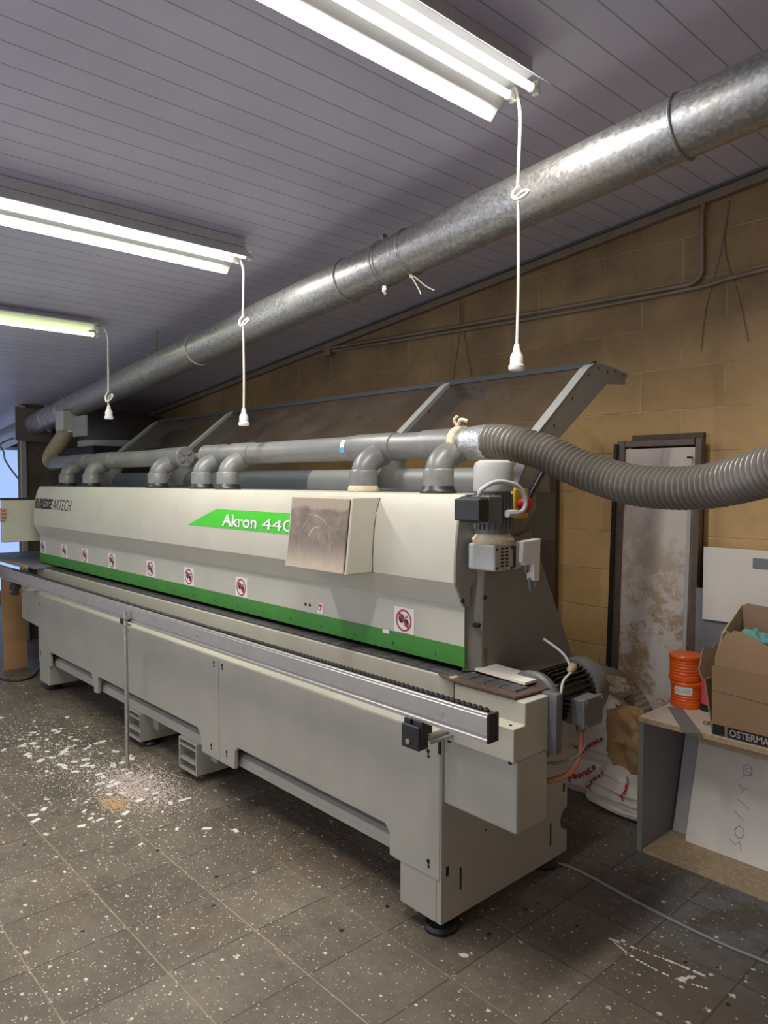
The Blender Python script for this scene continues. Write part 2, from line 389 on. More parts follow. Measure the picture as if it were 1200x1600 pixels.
def lathe(bm, prof, o, axis=(0, 0, 1), seg=32):
    """prof: list of (radius, height along axis) from o"""
    o = Vector(o); d = Vector(axis).normalized(); a, b = frame(d)
    rings = []
    for r, h in prof:
        rings.append([bm.verts.new(o + d * h + a * (max(r, 1e-5) * math.cos(2 * PI * i / seg)) + b * (max(r, 1e-5) * math.sin(2 * PI * i / seg))) for i in range(seg)])
    for k in range(len(rings) - 1):
        for i in range(seg):
            bm.faces.new((rings[k][i], rings[k][(i + 1) % seg], rings[k + 1][(i + 1) % seg], rings[k + 1][i]))
    bm.faces.new(rings[0][::-1]); bm.faces.new(rings[-1])

def spline(pts, n=8, closed=False):
    P = [Vector(p) for p in pts]; out = []
    for i in range(len(P) - 1):
        p0 = P[max(i - 1, 0)]; p1 = P[i]; p2 = P[i + 1]; p3 = P[min(i + 2, len(P) - 1)]
        for k in range(n):
            t = k / n
            out.append(.5 * ((2 * p1) + (-p0 + p2) * t + (2 * p0 - 5 * p1 + 4 * p2 - p3) * t * t + (-p0 + 3 * p1 - 3 * p2 + p3) * t ** 3))
    out.append(P[-1])
    return out

def tube(bm, pts, r, seg=12, cap=True):
    """r: number or list per point; parallel transport sweep"""
    P = [Vector(p) for p in pts]; n = len(P)
    R = r if isinstance(r, (list, tuple)) else [r] * n
    t = (P[1] - P[0]).normalized(); a, b = frame(t); prev = None
    for i in range(n):
        tt = (P[min(i + 1, n - 1)] - P[max(i - 1, 0)]).normalized()
        q = t.rotation_difference(tt); a = q @ a; b = q @ b; t = tt
        ring = [bm.verts.new(P[i] + a * (R[i] * math.cos(2 * PI * k / seg)) + b * (R[i] * math.sin(2 * PI * k / seg))) for k in range(seg)]
        if prev:
            for k in range(seg): bm.faces.new((prev[k], prev[(k + 1) % seg], ring[(k + 1) % seg], ring[k]))
        elif cap: bm.faces.new(ring[::-1])
        prev = ring
    if cap: bm.faces.new(prev)

def resample(pts, step):
    P = [Vector(p) for p in pts]; out = [P[0]]; acc = 0
    for i in range(len(P) - 1):
        d = (P[i + 1] - P[i]); L = d.length; s = step - acc
        while s <= L:
            out.append(P[i] + d * (s / L)); s += step
        acc = L - (s - step)
    return out

def ribbed(bm, pts, r, pitch, depth, seg=28):
    q = resample(pts, pitch / 6)
    pat = (0, .1, .7, 1, .9, .35)
    R = [r - depth * pat[i % 6] for i in range(len(q))]
    tube(bm, q, R, seg)

def ring(bm, c, axis, R, r, seg=32, s2=8):
    c = Vector(c); d = Vector(axis).normalized(); a, b = frame(d); rows = []
    for i in range(seg):
        e = a * math.cos(2 * PI * i / seg) + b * math.sin(2 * PI * i / seg)
        rows.append([bm.verts.new(c + e * (R + r * math.cos(2 * PI * k / s2)) + d * (r * math.sin(2 * PI * k / s2))) for k in range(s2)])
    for i in range(seg):
        for k in range(s2):
            bm.faces.new((rows[i][k], rows[(i + 1) % seg][k], rows[(i + 1) % seg][(k + 1) % s2], rows[i][(k + 1) % s2]))

def quad(bm, pts):
    return bm.faces.new([bm.verts.new(p) for p in pts])

def worldloc(o):
    v = Vector(o.location)
    p = o.parent
    return Vector(o['_w'])

def obj(name, bm, m, parent=None, smooth=None, bev=0, label=None, kind=None):
    """link one mesh object; its origin goes to the middle of its base"""
    bmesh.ops.recalc_face_normals(bm, faces=bm.faces)
    vs = bm.verts
    xs = [v.co.x for v in vs]; ys = [v.co.y for v in vs]; zs = [v.co.z for v in vs]
    o0 = Vector(((min(xs) + max(xs)) / 2, (min(ys) + max(ys)) / 2, min(zs)))
    bmesh.ops.translate(bm, verts=list(vs), vec=-o0)
    me = bpy.data.meshes.new(name)
    if smooth is not None:
        ang = math.radians(smooth)
        for f in bm.faces: f.smooth = True
        for e in bm.edges:
            if len(e.link_faces) == 2 and e.calc_face_angle(0) > ang: e.smooth = False
    bm.to_mesh(me); bm.free()
    mats = m if isinstance(m, (list, tuple)) else [m]
    for k in mats: me.materials.append(M[k] if isinstance(k, str) else k)
    o = bpy.data.objects.new(name, me); COL.objects.link(o)
    o['_w'] = o0[:]
    if parent is not None:
        o.parent = parent
        o.location = o0 - Vector(parent['_w'])
    else: o.location = o0
    if bev:
        mod = o.modifiers.new('bevel', 'BEVEL'); mod.width = bev; mod.segments = 2; mod.limit_method = 'ANGLE'; mod.angle_limit = math.radians(40)
    if label: o['label'] = label
    if kind: o['kind'] = kind
    return o

def split_obj(name, bm, m, parent, gap=.03, **kw):
    """one object for every cluster of loose pieces lying closer than gap"""
    seen = set(); isl = []
    for v in bm.verts:
        if v in seen: continue
        st = [v]; seen.add(v); g = []
        while st:
            q = st.pop(); g.append(q)
            for e in q.link_edges:
                w = e.other_vert(q)
                if w not in seen: seen.add(w); st.append(w)
        isl.append(g)
    cl = []
    for g in isl:
        c = sum((v.co for v in g), Vector()) / len(g)
        for k in cl:
            if (k[0] - c).length < gap: k[1].extend(g); break
        else: cl.append((c, list(g)))
    out = []
    for c, g in cl:
        nb = BM(); mp = {v: nb.verts.new(v.co) for v in g}
        for f in {f for v in g for f in v.link_faces}: nb.faces.new([mp[v] for v in f.verts])
        out.append(obj(name, nb, m, parent, **kw))
    bm.free()
    return out

def tag(o, label, cat, group=None, kind=None):
    o['label'] = label; o['category'] = cat
    if group: o['group'] = group
    if kind: o['kind'] = kind
    return o

def thing(name, label, cat, loc, group=None):
    o = bpy.data.objects.new(name, None); COL.objects.link(o); o.location = loc; o['_w'] = tuple(loc)
    o.empty_display_size = .1
    return tag(o, label, cat, group)

def struct(name, bm, m, parent=None, **k):
    o = obj(name, bm, m, parent, **k); o['kind'] = 'structure'
    return o

def text_bm(body, bold=0.0, shear=0.0):
    cu = bpy.data.curves.new('lettering', 'FONT'); cu.body = body; cu.offset = bold; cu.shear = shear; cu.resolution_u = 4
    t = bpy.data.objects.new('lettering', cu); COL.objects.link(t)
    bpy.context.view_layer.update()
    me = bpy.data.meshes.new_from_object(t.evaluated_get(bpy.context.evaluated_depsgraph_get()))
    bm = BM(); bm.from_mesh(me)
    bpy.data.objects.remove(t); bpy.data.curves.remove(cu); bpy.data.meshes.remove(me)
    xs = [v.co.x for v in bm.verts]; ys = [v.co.y for v in bm.verts]
    x0, x1, y0, y1 = min(xs), max(xs), min(ys), max(ys)
    for v in bm.verts: v.co = ((v.co.x - x0) / (x1 - x0), (v.co.y - y0) / (y1 - y0), 0)
    return bm

def text_on(body, fn, bold=0.0, shear=0.0):
    """fn maps unit (s,t) of the lettering's box to a point in space"""
    bm = text_bm(body, bold, shear)
    for v in bm.verts: v.co = fn(v.co.x, v.co.y)
    return bm

# ------------------------------------------------------------------ setting
def ceil_z(x): return 2.845 + .105 * (x + 1.256)
YW = 3.4; XL = -7.3; X0 = -9.8; X1 = 1.6; Y0 = -1.6
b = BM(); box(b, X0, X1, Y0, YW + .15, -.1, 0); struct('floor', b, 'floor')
b = BM(); prism(b, [(X0, ceil_z(X0)), (X1, ceil_z(X1)), (X1, ceil_z(X1) + .1), (X0, ceil_z(X0) + .1)], 'y', Y0, YW + .15); struct('ceiling', b, 'ceil')
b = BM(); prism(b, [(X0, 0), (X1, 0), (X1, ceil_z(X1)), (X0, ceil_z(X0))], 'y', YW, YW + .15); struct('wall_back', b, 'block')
# left end: pier and lintel beside the opening, daylit room behind
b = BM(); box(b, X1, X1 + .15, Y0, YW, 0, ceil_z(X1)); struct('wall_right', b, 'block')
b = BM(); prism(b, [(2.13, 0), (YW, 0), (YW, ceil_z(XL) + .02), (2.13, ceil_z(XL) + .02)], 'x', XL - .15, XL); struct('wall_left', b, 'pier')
b = BM(); box(b, X0 - .1, X0, Y0, YW, 0, 2.2); struct('wall_far', b, 'pinkwall')
b = BM(); box(b, XL, XL + .02, 2.11, 2.16, 0, ceil_z(XL) - .02, .003); struct('trim_1', b, 'palegrey')
b = BM(); box(b, X0, X0 + .05, 1.2, 3.3, .15, 1.87); wn = struct('window_1', b, 'day')
b = BM(); prism(b, [(X0 + .1, ceil_z(X0 + .1) - .05), (X1, ceil_z(X1) - .05), (X1, ceil_z(X1) - .012), (X0 + .1, ceil_z(X0 + .1) - .012)], 'y', YW - .04, YW - .002); struct('trim_2', b, 'conduit')
b = BM(); prism(b, [(X0 + .1, ceil_z(X0 + .1) - .012), (X1, ceil_z(X1) - .012), (X1, ceil_z(X1) - .001), (X0 + .1, ceil_z(X0 + .1) - .001)], 'y', YW - .065, YW - .002); struct('trim_3', b, 'bluegrey')
b = BM(); box(b, X0 + .12, X0 + .2, 2.55, 2.75, 1.9, 2.12); 
tag(obj('hanging_cloth', b, 'redcurt'), 'dark red cloth hanging high in the room beyond the left opening', 'cloth')

# ------------------------------------------------------------------ edge banding machine
XR = -1.583; XB = -5.54; YP = 1.702
mc = thing('edge_banding_machine', 'long beige edge banding machine with green stripe standing on the tiled floor', 'machine', (-3.56, 2.06, 0))
# base body behind the panels
b = BM(); box(b, XB + .02, XR - .022, 1.98, 2.40, .252, .665, .004); box(b, XB + .02, XR - .022, 1.80, 1.98, .45, .665)
base = obj('base_frame', b, 'base', mc)
b = BM()
prism(b, [(1.74, .195), (2.4, .195), (2.4, .252), (1.79, .252), (1.762, .249), (1.746, .240), (1.74, .226)], 'x', XB + .15, XR - .19)
obj('lower_beam', b, 'base', base, bev=.004)
# end plate of the base, right
b = BM()
pts = [(YP + .004, .055), (2.30, .055), (2.425, .058)]
for k in range(9):
    a = -PI / 2 - PI * k / 8
    pts.append((2.425 + .045 * math.cos(a), .185 + .045 * math.sin(a)))
pts += [(2.425, .86), (1.76, .86), (1.76, .68), (YP + .004, .68)]
prism(b, pts, 'x', XR - .02, XR)
obj('end_plate', b, 'base', base, bev=.002)
b = BM()
for (y, z0, z1) in ((1.80, .14, .215), (2.315, .115, .2)): box(b, XR - .001, XR + .0012, y - .004, y + .004, z0, z1)
for (y, z) in ((1.735, .226), (2.40, .315)): box(b, XR - .001, XR + .0012, y - .006, y + .006, z - .016, z + .016)
for (y, z) in ((1.93, .30), (2.0, .34), (2.41, .42)): cyl(b, (XR - .001, y, z), (XR + .0015, y, z), .003, seg=8)
split_obj('slot', b, 'darkhole', base)
b = BM(); box(b, XB, XB + .02, YP + .004, 2.42, .055, .68); obj('end_plate', b, 'base', base)
# front panels with trapezoid cut-outs
b = BM()
prism(b, [(-2.986, .195), (-2.854, .195), (-2.850, .278), (-2.822, .302), (-1.850, .302), (-1.826, .278), (-1.826, .2), (-1.80, .197), (XR - .005, .2), (XR - .005, .681), (-2.986, .681)], 'y', YP, YP + .022)
p1 = obj('front_panel', b, 'base', mc, bev=.004)
b = BM()
prism(b, [(XB, .195), (-5.305, .195), (-5.305, .278), (-5.285, .302), (-4.55, .302), (-4.515, .26), (-4.507, .190), (-4.452, .195), (-4.448, .285), (-4.43, .302), (-3.197, .302), (-3.161, .268), (-3.154, .195), (-2.990, .195), (-2.990, .681), (XB, .681)], 'y', YP, YP + .022)
p2 = obj('front_panel', b, 'base', mc, bev=.004)
for par, spots in ((p1, ((-2.955, .645), (-1.64, .61), (-2.92, .25), (-1.637, .243))), (p2, ((-3.03, .645), (-5.50, .61), (-3.06, .245), (-5.50, .26)))):
    b = BM()
    for (x, z) in spots:
        cyl(b, (x, YP + .002, z + .008), (x, YP - .0012, z + .008), .007, seg=12)
        cyl(b, (x + .002, YP + .002, z - .010), (x + .002, YP - .0012, z - .010), .005, seg=12)
        box(b, x - .002, x + .003, YP - .0012, YP + .002, z - .01, z + .008)
    split_obj('keyhole', b, 'darkhole', par)
b = BM(); box(b, XR - .012, XR - .002, YP - .0014, YP + .02, .62, .675); obj('gap', b, 'darkhole', p1)
b = BM(); box(b, XB, XR, YP + .001, 1.775, .672, .6835, .001); obj('ledge', b, 'cream', mc)
# foot blocks
for (x0, x1) in ((-1.775, XR - .0205), (XB + .021, XB + .2)):
    b = BM(); box(b, x0, x1, YP + .003, YP + .2, .055, .205, .004); fb = obj('foot_block', b, 'base', mc)
# levelling feet
def lev_foot(x, y, top=.06):
    b = BM()
    lathe(b, [(.056, 0), (.058, .012), (.05, .022), (.02, .026), (.018, .03)], (x, y, 0), seg=28)
    f = obj('levelling_foot', b, 'black', mc, smooth=40)
    b = BM(); cyl(b, (x, y, .029), (x, y, top + .14), .011, seg=14); obj('foot_screw', b, 'black', f, smooth=40)
for (x, y) in ((-1.64, 1.765), (-1.65, 2.36), (-3.94, 1.80), (-5.47, 1.78)): lev_foot(x, y)
# fork pockets
for x0 in (-4.074, -3.429):
    x1 = x0 + .185; z0, z1 = .038, .196; t = .008
    b = BM()
    for (a0, a1, c0, c1) in ((x0, x1, z0, z0 + t), (x0, x1, z1 - t, z1), (x0, x0 + t, z0 + t, z1 - t), (x1 - t, x1, z0 + t, z1 - t), (x0 + t, x1 - t, .088, .088 + t), (x0 + t, x1 - t, .158, .158 + t * .7)):
        box(b, a0, a1, 1.722, 2.0, c0, c1)
    obj('fork_pocket', b, 'base', mc)
    b = BM(); box(b, x1, x1 + .06, 1.8, 2.0, .10, .196); obj('pocket_bracket', b, 'base', mc)
# upper face between ledge and track
b = BM(); box(b, XB - .25, XR, 1.775, 1.80, .675, .852, .003); obj('upper_face', b, 'cream', mc)
# right lower box
XE = -1.291
b = BM(); prism(b, [(XR, .46), (XE - .0008, .458), (XE - .0008, .6765), (XR, .6765)], 'y', 1.716, 1.868)
obj('drive_cover', b, 'base', mc, bev=.005)
b = BM()
prism(b, [(1.697, .677), (1.8685, .677), (1.8685, .845), (1.752, .845), (1.752, .778), (1.697, .778)], 'x', XR + .012, XE)
dc = obj('drive_cover_top', b, 'cream', mc, bev=.003)
b = BM()
for (x, y, z) in ((-1.32, 1.72, .779), (-1.5, 1.72, .779)): cyl(b, (x, y, z - .003), (x, y, z + .001), .005, seg=10)
for x in (-1.545, -1.305): cyl(b, (x, 1.70, .672), (x, 1.70, .680), .006, seg=8)
split_obj('screw', b, 'ink', dc)
b = BM(); box(b, XR + .001, XR + .05, 1.72, 1.7855, .66, .70); obj('corner_piece', b, 'cream', dc)

# conveyor track
b = BM(); box(b, XB - .3, XR + .24, 1.80, 1.99, .80, .85); trk = obj('feed_track', b, 'darkhole', mc)
npad = 74
for i in range(npad):
    x = XR + .23 - i * .0607
    b = BM(); box(b, x - .0585, x, 1.785, 1.852, .838, .863, .004)
    obj('track_pad', b, 'rubber', trk)
b = BM()
prism(b, [(-1.665, 1.775), (-1.59, 1.745), (-1.325, 1.745), (-1.31, 1.955), (-1.60, 1.955), (-1.64, 1.79)], 'z', .851, .857)
obj('track_end_plate', b, 'brownplate', mc)
b = BM(); prism(b, [(-1.605, 1.868), (-1.362, 1.845), (-1.362, 1.945), (-1.575, 1.965)], 'z', .866, .874); obj('guide_strip', b, 'whiteboard', mc)

# upper body : lower front strip panel
b = BM()
prism(b, [(1.828, .882), (1.828, 1.10), (2.16, 1.30), (2.40, .882)], 'x', -5.86, XR - .03)
body = obj('upper_body', b, 'cream', mc)
b = BM(); box(b, -5.86, XR - .012, 1.8245, 1.8275, .945, 1.09); obj('sticker_panel', b, 'cream', body)
b = BM(); box(b, -5.86, XR - .006, 1.820, 1.8275, .882, .950, .001); gs = obj('green_stripe', b, 'green', mc)
b = BM()
for i in range(20):
    x = -1.72 - i * .215
    cyl(b, (x, 1.821, .904), (x, 1.8192, .904), .0035, seg=8)
    box(b, x - .0015, x + .0015, 1.8192, 1.821, .906, .914)
split_obj('rivet', b, 'ink', gs)
b = BM(); box(b, -1.99, -1.955, 1.8185, 1.8201, .938, .951); lb = obj('torn_label', b, 'sticker', gs)
# hood : curved front extruded along x
HP = [(1.835, 1.086), (1.809, 1.086), (1.767, 1.168), (1.7665, 1.21), (1.769, 1.27), (1.775, 1.33), (1.785, 1.385), (1.798, 1.425), (1.811, 1.452), (1.82, 1.456), (2.20, 1.456), (2.20, 1.40), (2.1, 1.30), (1.84, 1.15)]
def hood_y(z):
    L = HP[2:9]
    for (y0, z0), (y1, z1) in zip(L, L[1:]):
        if z0 <= z <= z1: return y0 + (y1 - y0) * (z - z0) / (z1 - z0)
    return L[0][0] if z < L[0][1] else L[-1][0]
b = BM(); prism(b, HP, 'x', -5.815, -1.592)
hood = obj('front_hood', b, 'cream', mc, smooth=12)
b = BM(); prism(b, [(y, z) for y, z in HP], 'x', -1.592, XR); he = obj('hood_end_cap', b, 'greyp', hood)
b = BM()
for (y, z) in ((1.80, 1.108), (1.82, 1.43)): cyl(b, (XR, y, z), (XR + .004, y, z), .008, seg=10)
split_obj('bolt', b, 'ink', hood)
b = BM(); quadx = -3.98
quad(b, [(-3.981, hood_y(z) - .0006, z) for z in (1.17, 1.25)] + [(-3.979, hood_y(z) - .0006, z) for z in (1.25, 1.17)])
quad(b, [(-3.981, hood_y(z) - .0006, z) for z in (1.25, 1.35)] + [(-3.979, hood_y(z) - .0006, z) for z in (1.35, 1.25)])
obj('seam', b, 'greyp', hood)
# lettering on the hood
def on_hood(x0, x1, z0, z1, off=.0012):
    return lambda s, t: (x0 + (x1 - x0) * s, hood_y(z0 + (z1 - z0) * t) - off, z0 + (z1 - z0) * t)
obj('lettering', text_on('BIESSE', on_hood(-5.715, -5.42, 1.292, 1.367, .003), .035, .25), 'ink', hood)
obj('lettering', text_on('ARTECH', on_hood(-5.41, -5.05, 1.292, 1.365, .003), -.015, .15), 'ink', hood)
b = BM()
for i in range(3):
    x = -5.80 + i * .028
    zs_ = [1.292, 1.311, 1.33, 1.349, 1.367]; sl = .006
    for j in range(4):
        za, zb = zs_[j], zs_[j + 1]
        quad(b, [(x + sl * j / 4, hood_y(za) - .0018, za), (x + .018 + sl * j / 4, hood_y(za) - .0018, za), (x + .018 + sl * (j + 1) / 4, hood_y(zb) - .0018, zb), (x + sl * (j + 1) / 4, hood_y(zb) - .0018, zb)])
obj('emblem', b, 'ink', hood)
b = BM()
rows = [(1.276, -3.402, -2.37), (1.306, -3.311, -2.37), (1.336, -3.22, -2.37), (1.364, -3.133, -2.37)]
for (z0, a0, c0), (z1, a1, c1) in zip(rows, rows[1:]):
    quad(b, [(a0, hood_y(z0) - .0012, z0), (c0, hood_y(z0) - .0012, z0), (c1, hood_y(z1) - .0012, z1), (a1, hood_y(z1) - .0012, z1)])
lab = obj('name_label', b, 'lime', hood)
obj('lettering', text_on('Akron', on_hood(-3.06, -2.765, 1.287, 1.343, .004), .02), 'sticker', lab)
obj('lettering', text_on('440', on_hood(-2.722, -2.49, 1.287, 1.335, .004), 0, 0), 'sticker', lab)

# inspection window
WX0, WX1 = -2.365, -1.989
b = BM()
def wbox(b, x0, x1, yt, yb, zt, zb, ybk_t, ybk_b):
    A = [(x0, yb, zb), (x1, yb, zb), (x1, yt, zt), (x0, yt, zt)]; Bk = [(x0, ybk_b, zb), (x1, ybk_b, zb), (x1, ybk_t, zt), (x0, ybk_t, zt)]
    A = [b.verts.new(p) for p in A]; Bk = [b.verts.new(p) for p in Bk]
    b.faces.new(A); b.faces.new(Bk)
    for i in range(4): b.faces.new((A[i], A[(i + 1) % 4], Bk[(i + 1) % 4], Bk[i]))
wt = .026
def wy(z): return 1.642 + (1.674 - 1.642) * (z - 1.165) / (1.44 - 1.165)
for (a0, a1, c0, c1) in ((WX0, WX0 + .012, 1.165, 1.44), (WX1 - .012, WX1, 1.165, 1.44), (WX0 + .012, WX1 - .012, 1.165, 1.177), (WX0 + .012, WX1 - .012, 1.428, 1.44)):
    wbox(b, a0, a1, wy(c1), wy(c0), c1, c0, hood_y(c1) + .012, hood_y(c0) + .012)
win = obj('inspection_window', b, 'cream', mc, bev=.004)
b = BM(); prism(b, [(hood_y(z) - .0015, z) for z in (1.166, 1.25, 1.33, 1.40, 1.438)] + [(hood_y(z) + .002, z) for z in (1.438, 1.166)], 'x', WX1, WX1 + .003); obj('window_seal', b, 'ink', win)
b = BM()
wbox(b, WX0 + .016, WX1 - .013, wy(1.436) - .005, wy(1.169) - .007, 1.437, 1.168, wy(1.436) + .002, wy(1.169) + .002)
obj('window_pane', b, 'pane', win, bev=.006)
b = BM()
wbox(b, WX0 + .014, WX1 - .014, hood_y(1.42) - .002, hood_y(1.18) - .002, 1.426, 1.179, hood_y(1.42), hood_y(1.18))
obj('window_backing', b, mat('window_inside', (.06, .045, .035), .8), win)

# warning stickers
def sticker(x, z, torn=False):
    w, h, y = .0515, .046, 1.8225
    b = BM()
    if torn:
        prism(b, [(x - .012, z - .03), (x + .028, z - .03), (x + .028, z + .014), (x - .008, z + .012), (x + .004, z - .004)], 'y', y, 1.825)
        s = obj('warning_sticker', b, 'sticker', mc)
        b = BM(); prism(b, [(x - .006, z + .009), (x + .024, z + .009), (x + .018, z - .010), (x + .004, z - .021), (x + .013, z - .004)], 'y', y - .0006, y)
        obj('red_ring', b, 'red', s); return
    box(b, x - w, x + w, y, 1.825, z - h, z + h, .0008); s = obj('warning_sticker', b, 'sticker', mc)
    b = BM(); R1, R0, n = .040, .0335, 32
    A = [[b.verts.new((x + r * math.cos(2 * PI * i / n), y - .0012, z + r * math.sin(2 * PI * i / n))) for i in range(n)] for r in (R0, R1)]
    for i in range(n): b.faces.new((A[0][i], A[0][(i + 1) % n], A[1][(i + 1) % n], A[1][i]))
    d = .0035
    quad(b, [(x + (-.026 - d), y - .0014, z + .026 - d), (x + (.026 - d), y - .0014, z - .026 - d), (x + .026 + d, y - .0014, z - .026 + d), (x - .026 + d, y - .0014, z + .026 + d)])
    obj('red_ring', b, 'red', s)
    b = BM()
    for (cx, cz, rx, rz) in ((-.012, .006, .014, .0165), (.014, -.008, .012, .0145)):
        vs = [b.verts.new((x + cx + rx * math.cos(2 * PI * i / 20), y - .0009, z + cz + rz * math.sin(2 * PI * i / 20))) for i in range(20)]
        b.faces.new(vs)
    tube(b, [(x + .006, y - .0009, z - .002), (x + .008, y - .0009, z + .012), (x + .016, y - .0009, z + .019), (x + .02, y - .0009, z + .010)], .0014, 6)
    obj('glove_drawing', b, 'ink', s)
for x in (-5.80, -5.342, -4.955, -4.502, -3.954, -3.498, -2.983, -1.881): sticker(x, .998)
sticker(-2.385, .985, True)
b = BM()
for x in (-2.477, -2.447): cyl(b, (x, 1.8262, .981), (x, 1.8238, .981), .0075, seg=14)
split_obj('screw_hole', b, 'darkhole', body)

# end plate, slanted right edge, folded front strip
b = BM()
def plate(b, fl, y_off=0):
    pass
S0, S1 = XR - .022, XR + .012
strip = [(S0, 1.832, .866), (S1, 1.885, .862), (S1, 1.90, 1.277), (S0, 1.832, 1.262)]
main = [(S1, 1.885, .862), (S1, 2.437, .812), (S1, 2.153, 1.325), (S1, 1.96, 1.285), (S1, 1.90, 1.277)]
vs = {}
def V(p):
    if p not in vs: vs[p] = b.verts.new(p)
    return vs[p]
b.faces.new([V(p) for p in strip]); b.faces.new([V(p) for p in main])
r = bmesh.ops.extrude_face_region(b, geom=list(b.faces))
bmesh.ops.translate(b, verts=[g for g in r['geom'] if isinstance(g, bmesh.types.BMVert)], vec=(-.01, 0.006, 0))
ep = obj('side_guard', b, 'greyp', mc)
b = BM()
for (y, z) in ((1.925, 1.255), (1.90, 1.11), (1.868, 1.02), ): cyl(b, (S1 - .02, y, z), (S1 + .004, y, z), .008, seg=10)
split_obj('bolt', b, 'ink', ep)
b = BM(); box(b, S1 - .004, S1 + .001, 1.897, 1.915, .875, .94); obj('notch', b, mat('rusty_notch', (.16, .09, .05), .8), ep)

# vertical motor with gearbox at the hood end
mx_, my_ = -1.512, 1.868
b = BM(); lathe(b, [(.056, 0), (.056, .135), (.056, .14)], (mx_, my_, 1.33), seg=32)
for i in range(22):
    a = 2 * PI * i / 22
    box(b, .052, .063, -.0022, .0022, 1.345, 1.46, mtx=Matrix.Translation((mx_, my_, 0)) @ Matrix.Rotation(a, 4, 'Z'))
vm = obj('trimming_motor', b, 'motor', mc)
b = BM(); lathe(b, [(.064, 0), (.065, .005), (.065, .075), (.06, .092), (.045, .1), (.001, .101)], (mx_, my_, 1.468), seg=36); obj('fan_cover', b, 'motorl', vm, smooth=40)
b = BM(); box(b, mx_ - .02, mx_ + .075, my_ - .155, my_ - .062, 1.372, 1.452, .01)
box(b, mx_ - .022, mx_ + .078, my_ - .165, my_ - .12, 1.378, 1.446, .004)
tb = obj('terminal_box', b, 'black', vm)
b = BM(); box(b, mx_ + .002, mx_ + .076, my_ - .115, my_ - .05, 1.367, 1.455, .004); obj('terminal_base', b, 'motor', vm)
b = BM(); tube(b, spline([(mx_ + .03, my_ - .11, 1.45), (mx_ + .04, my_ - .105, 1.475), (mx_ + .06, my_ - .055, 1.498), (mx_ + .085, my_ + .015, 1.485), (mx_ + .095, my_ + .045, 1.44), (mx_ + .09, my_ + .035, 1.405), (mx_ + .08, my_ - .01, 1.398)], 8), .0075, 10); obj('cable', b, 'motorl', vm, smooth=60)
b = BM(); cyl(b, (mx_ + .083, my_ - .035, 1.398), (mx_ + .083, my_ + .012, 1.398), .012, seg=8); obj('cable_gland', b, 'motorl', vm)
b = BM(); lathe(b, [(.05, 0), (.066, .006), (.07, .02), (.05, .045)], (mx_, my_, 1.292), seg=24); obj('flange', b, 'tape', vm, smooth=30)
b = BM(); box(b, mx_ - .05, mx_ + .06, my_ - .065, my_ + .075, 1.215, 1.30, .006); gb = obj('gearbox', b, 'motorl', vm)
b = BM()
for i in range(6):
    for (u0, u1) in ((-.035, -.02), (-.012, .003)):
        box(b, mx_ + .0605, mx_ + .0615, my_ + u0, my_ + u1, 1.228 + i * .011, 1.234 + i * .011)
box(b, mx_ + .0605, mx_ + .0625, my_ + .028, my_ + .04, 1.222, 1.292)
for (y, z) in ((-.055, 1.225), (-.055, 1.285), (.02, 1.222), (.02, 1.288)): cyl(b, (mx_ + .0605, my_ + y, z), (mx_ + .063, my_ + y, z), .0045, seg=8)
obj('vent_slot', b, 'ink', gb)
b = BM(); prism(b, [(1.925, 1.238), (1.94, 1.226), (1.985, 1.226), (1.99, 1.172), (2.022, 1.168), (2.026, 1.31), (1.93, 1.305)], 'x', mx_ + .045, mx_ + .075); obj('white_bracket', b, 'white', mc, bev=.003)
b = BM(); tube(b, spline([(mx_ + .06, 1.965, 1.23), (mx_ + .06, 1.963, 1.205), (mx_ + .06, 1.975, 1.203), (mx_ + .06, 1.98, 1.23)]), .004, 8); tube(b, spline([(mx_ + .06, 1.985, 1.18), (mx_ + .06, 1.99, 1.145), (mx_ + .06, 2.01, 1.14), (mx_ + .06, 2.02, 1.17)]), .005, 8); obj('cable_loop', b, 'greyp', mc, smooth=60)
b = BM(); box(b, -1.60, -1.55, 2.03, 2.11, 1.37, 1.475, .006); es = obj('emergency_stop', b, 'yellow', mc)
b = BM(); lathe(b, [(.014, 0), (.014, .022), (.026, .024), (.027, .036), (.02, .044), (.001, .046)], (-1.55, 2.06, 1.42), (1, -.3, 0), seg=24); obj('stop_button', b, 'redbtn', es, smooth=40)

# feed motor at the right end (axis runs backwards)
fx, fz = -1.385, .795
b = BM(); box(b, -1.575, -1.262, 1.8695, 1.905, .665, .852, .006); cyl(b, (fx, 1.87, .70), (fx, 1.90, .70), .095, seg=32); fm = obj('feed_motor', b, 'motor', mc, smooth=30)
b = BM(); lathe(b, [(.092, 0), (.10, .01), (.095, .035), (.072, .06), (.068, .065)], (fx, 1.905, fz), (0, 1, 0), seg=36); obj('motor_flange', b, 'motor', fm, smooth=35)
b = BM(); cyl(b, (fx, 1.96, fz), (fx, 2.16, fz), .070, seg=30)
for i in range(32):
    a = 2 * PI * i / 32
    box(b, .065, .088, 1.975, 2.155, -.002, .002, mtx=Matrix.Translation((fx, 0, fz)) @ Matrix.Rotation(a, 4, 'Y'))
obj('finned_body', b, 'black', fm)
b = BM(); lathe(b, [(.098, 0), (.10, .005), (.10, .06), (.088, .08), (.001, .082)], (fx, 2.15, fz), (0, 1, 0), seg=40); obj('fan_cover', b, 'motor', fm, smooth=35)
b = BM(); box(b, fx + .06, fx + .128, 2.005, 2.105, .722, .808, .005); box(b, fx + .124, fx + .138, 2.0, 2.11, .717, .813, .004); tb = obj('terminal_box', b, 'motor', fm)
b = BM()
for (y, z) in ((2.01, .727), (2.10, .727), (2.01, .803), (2.10, .803)): cyl(b, (fx + .137, y, z), (fx + .140, y, z), .005, seg=8)
split_obj('screw', b, 'steel', tb)
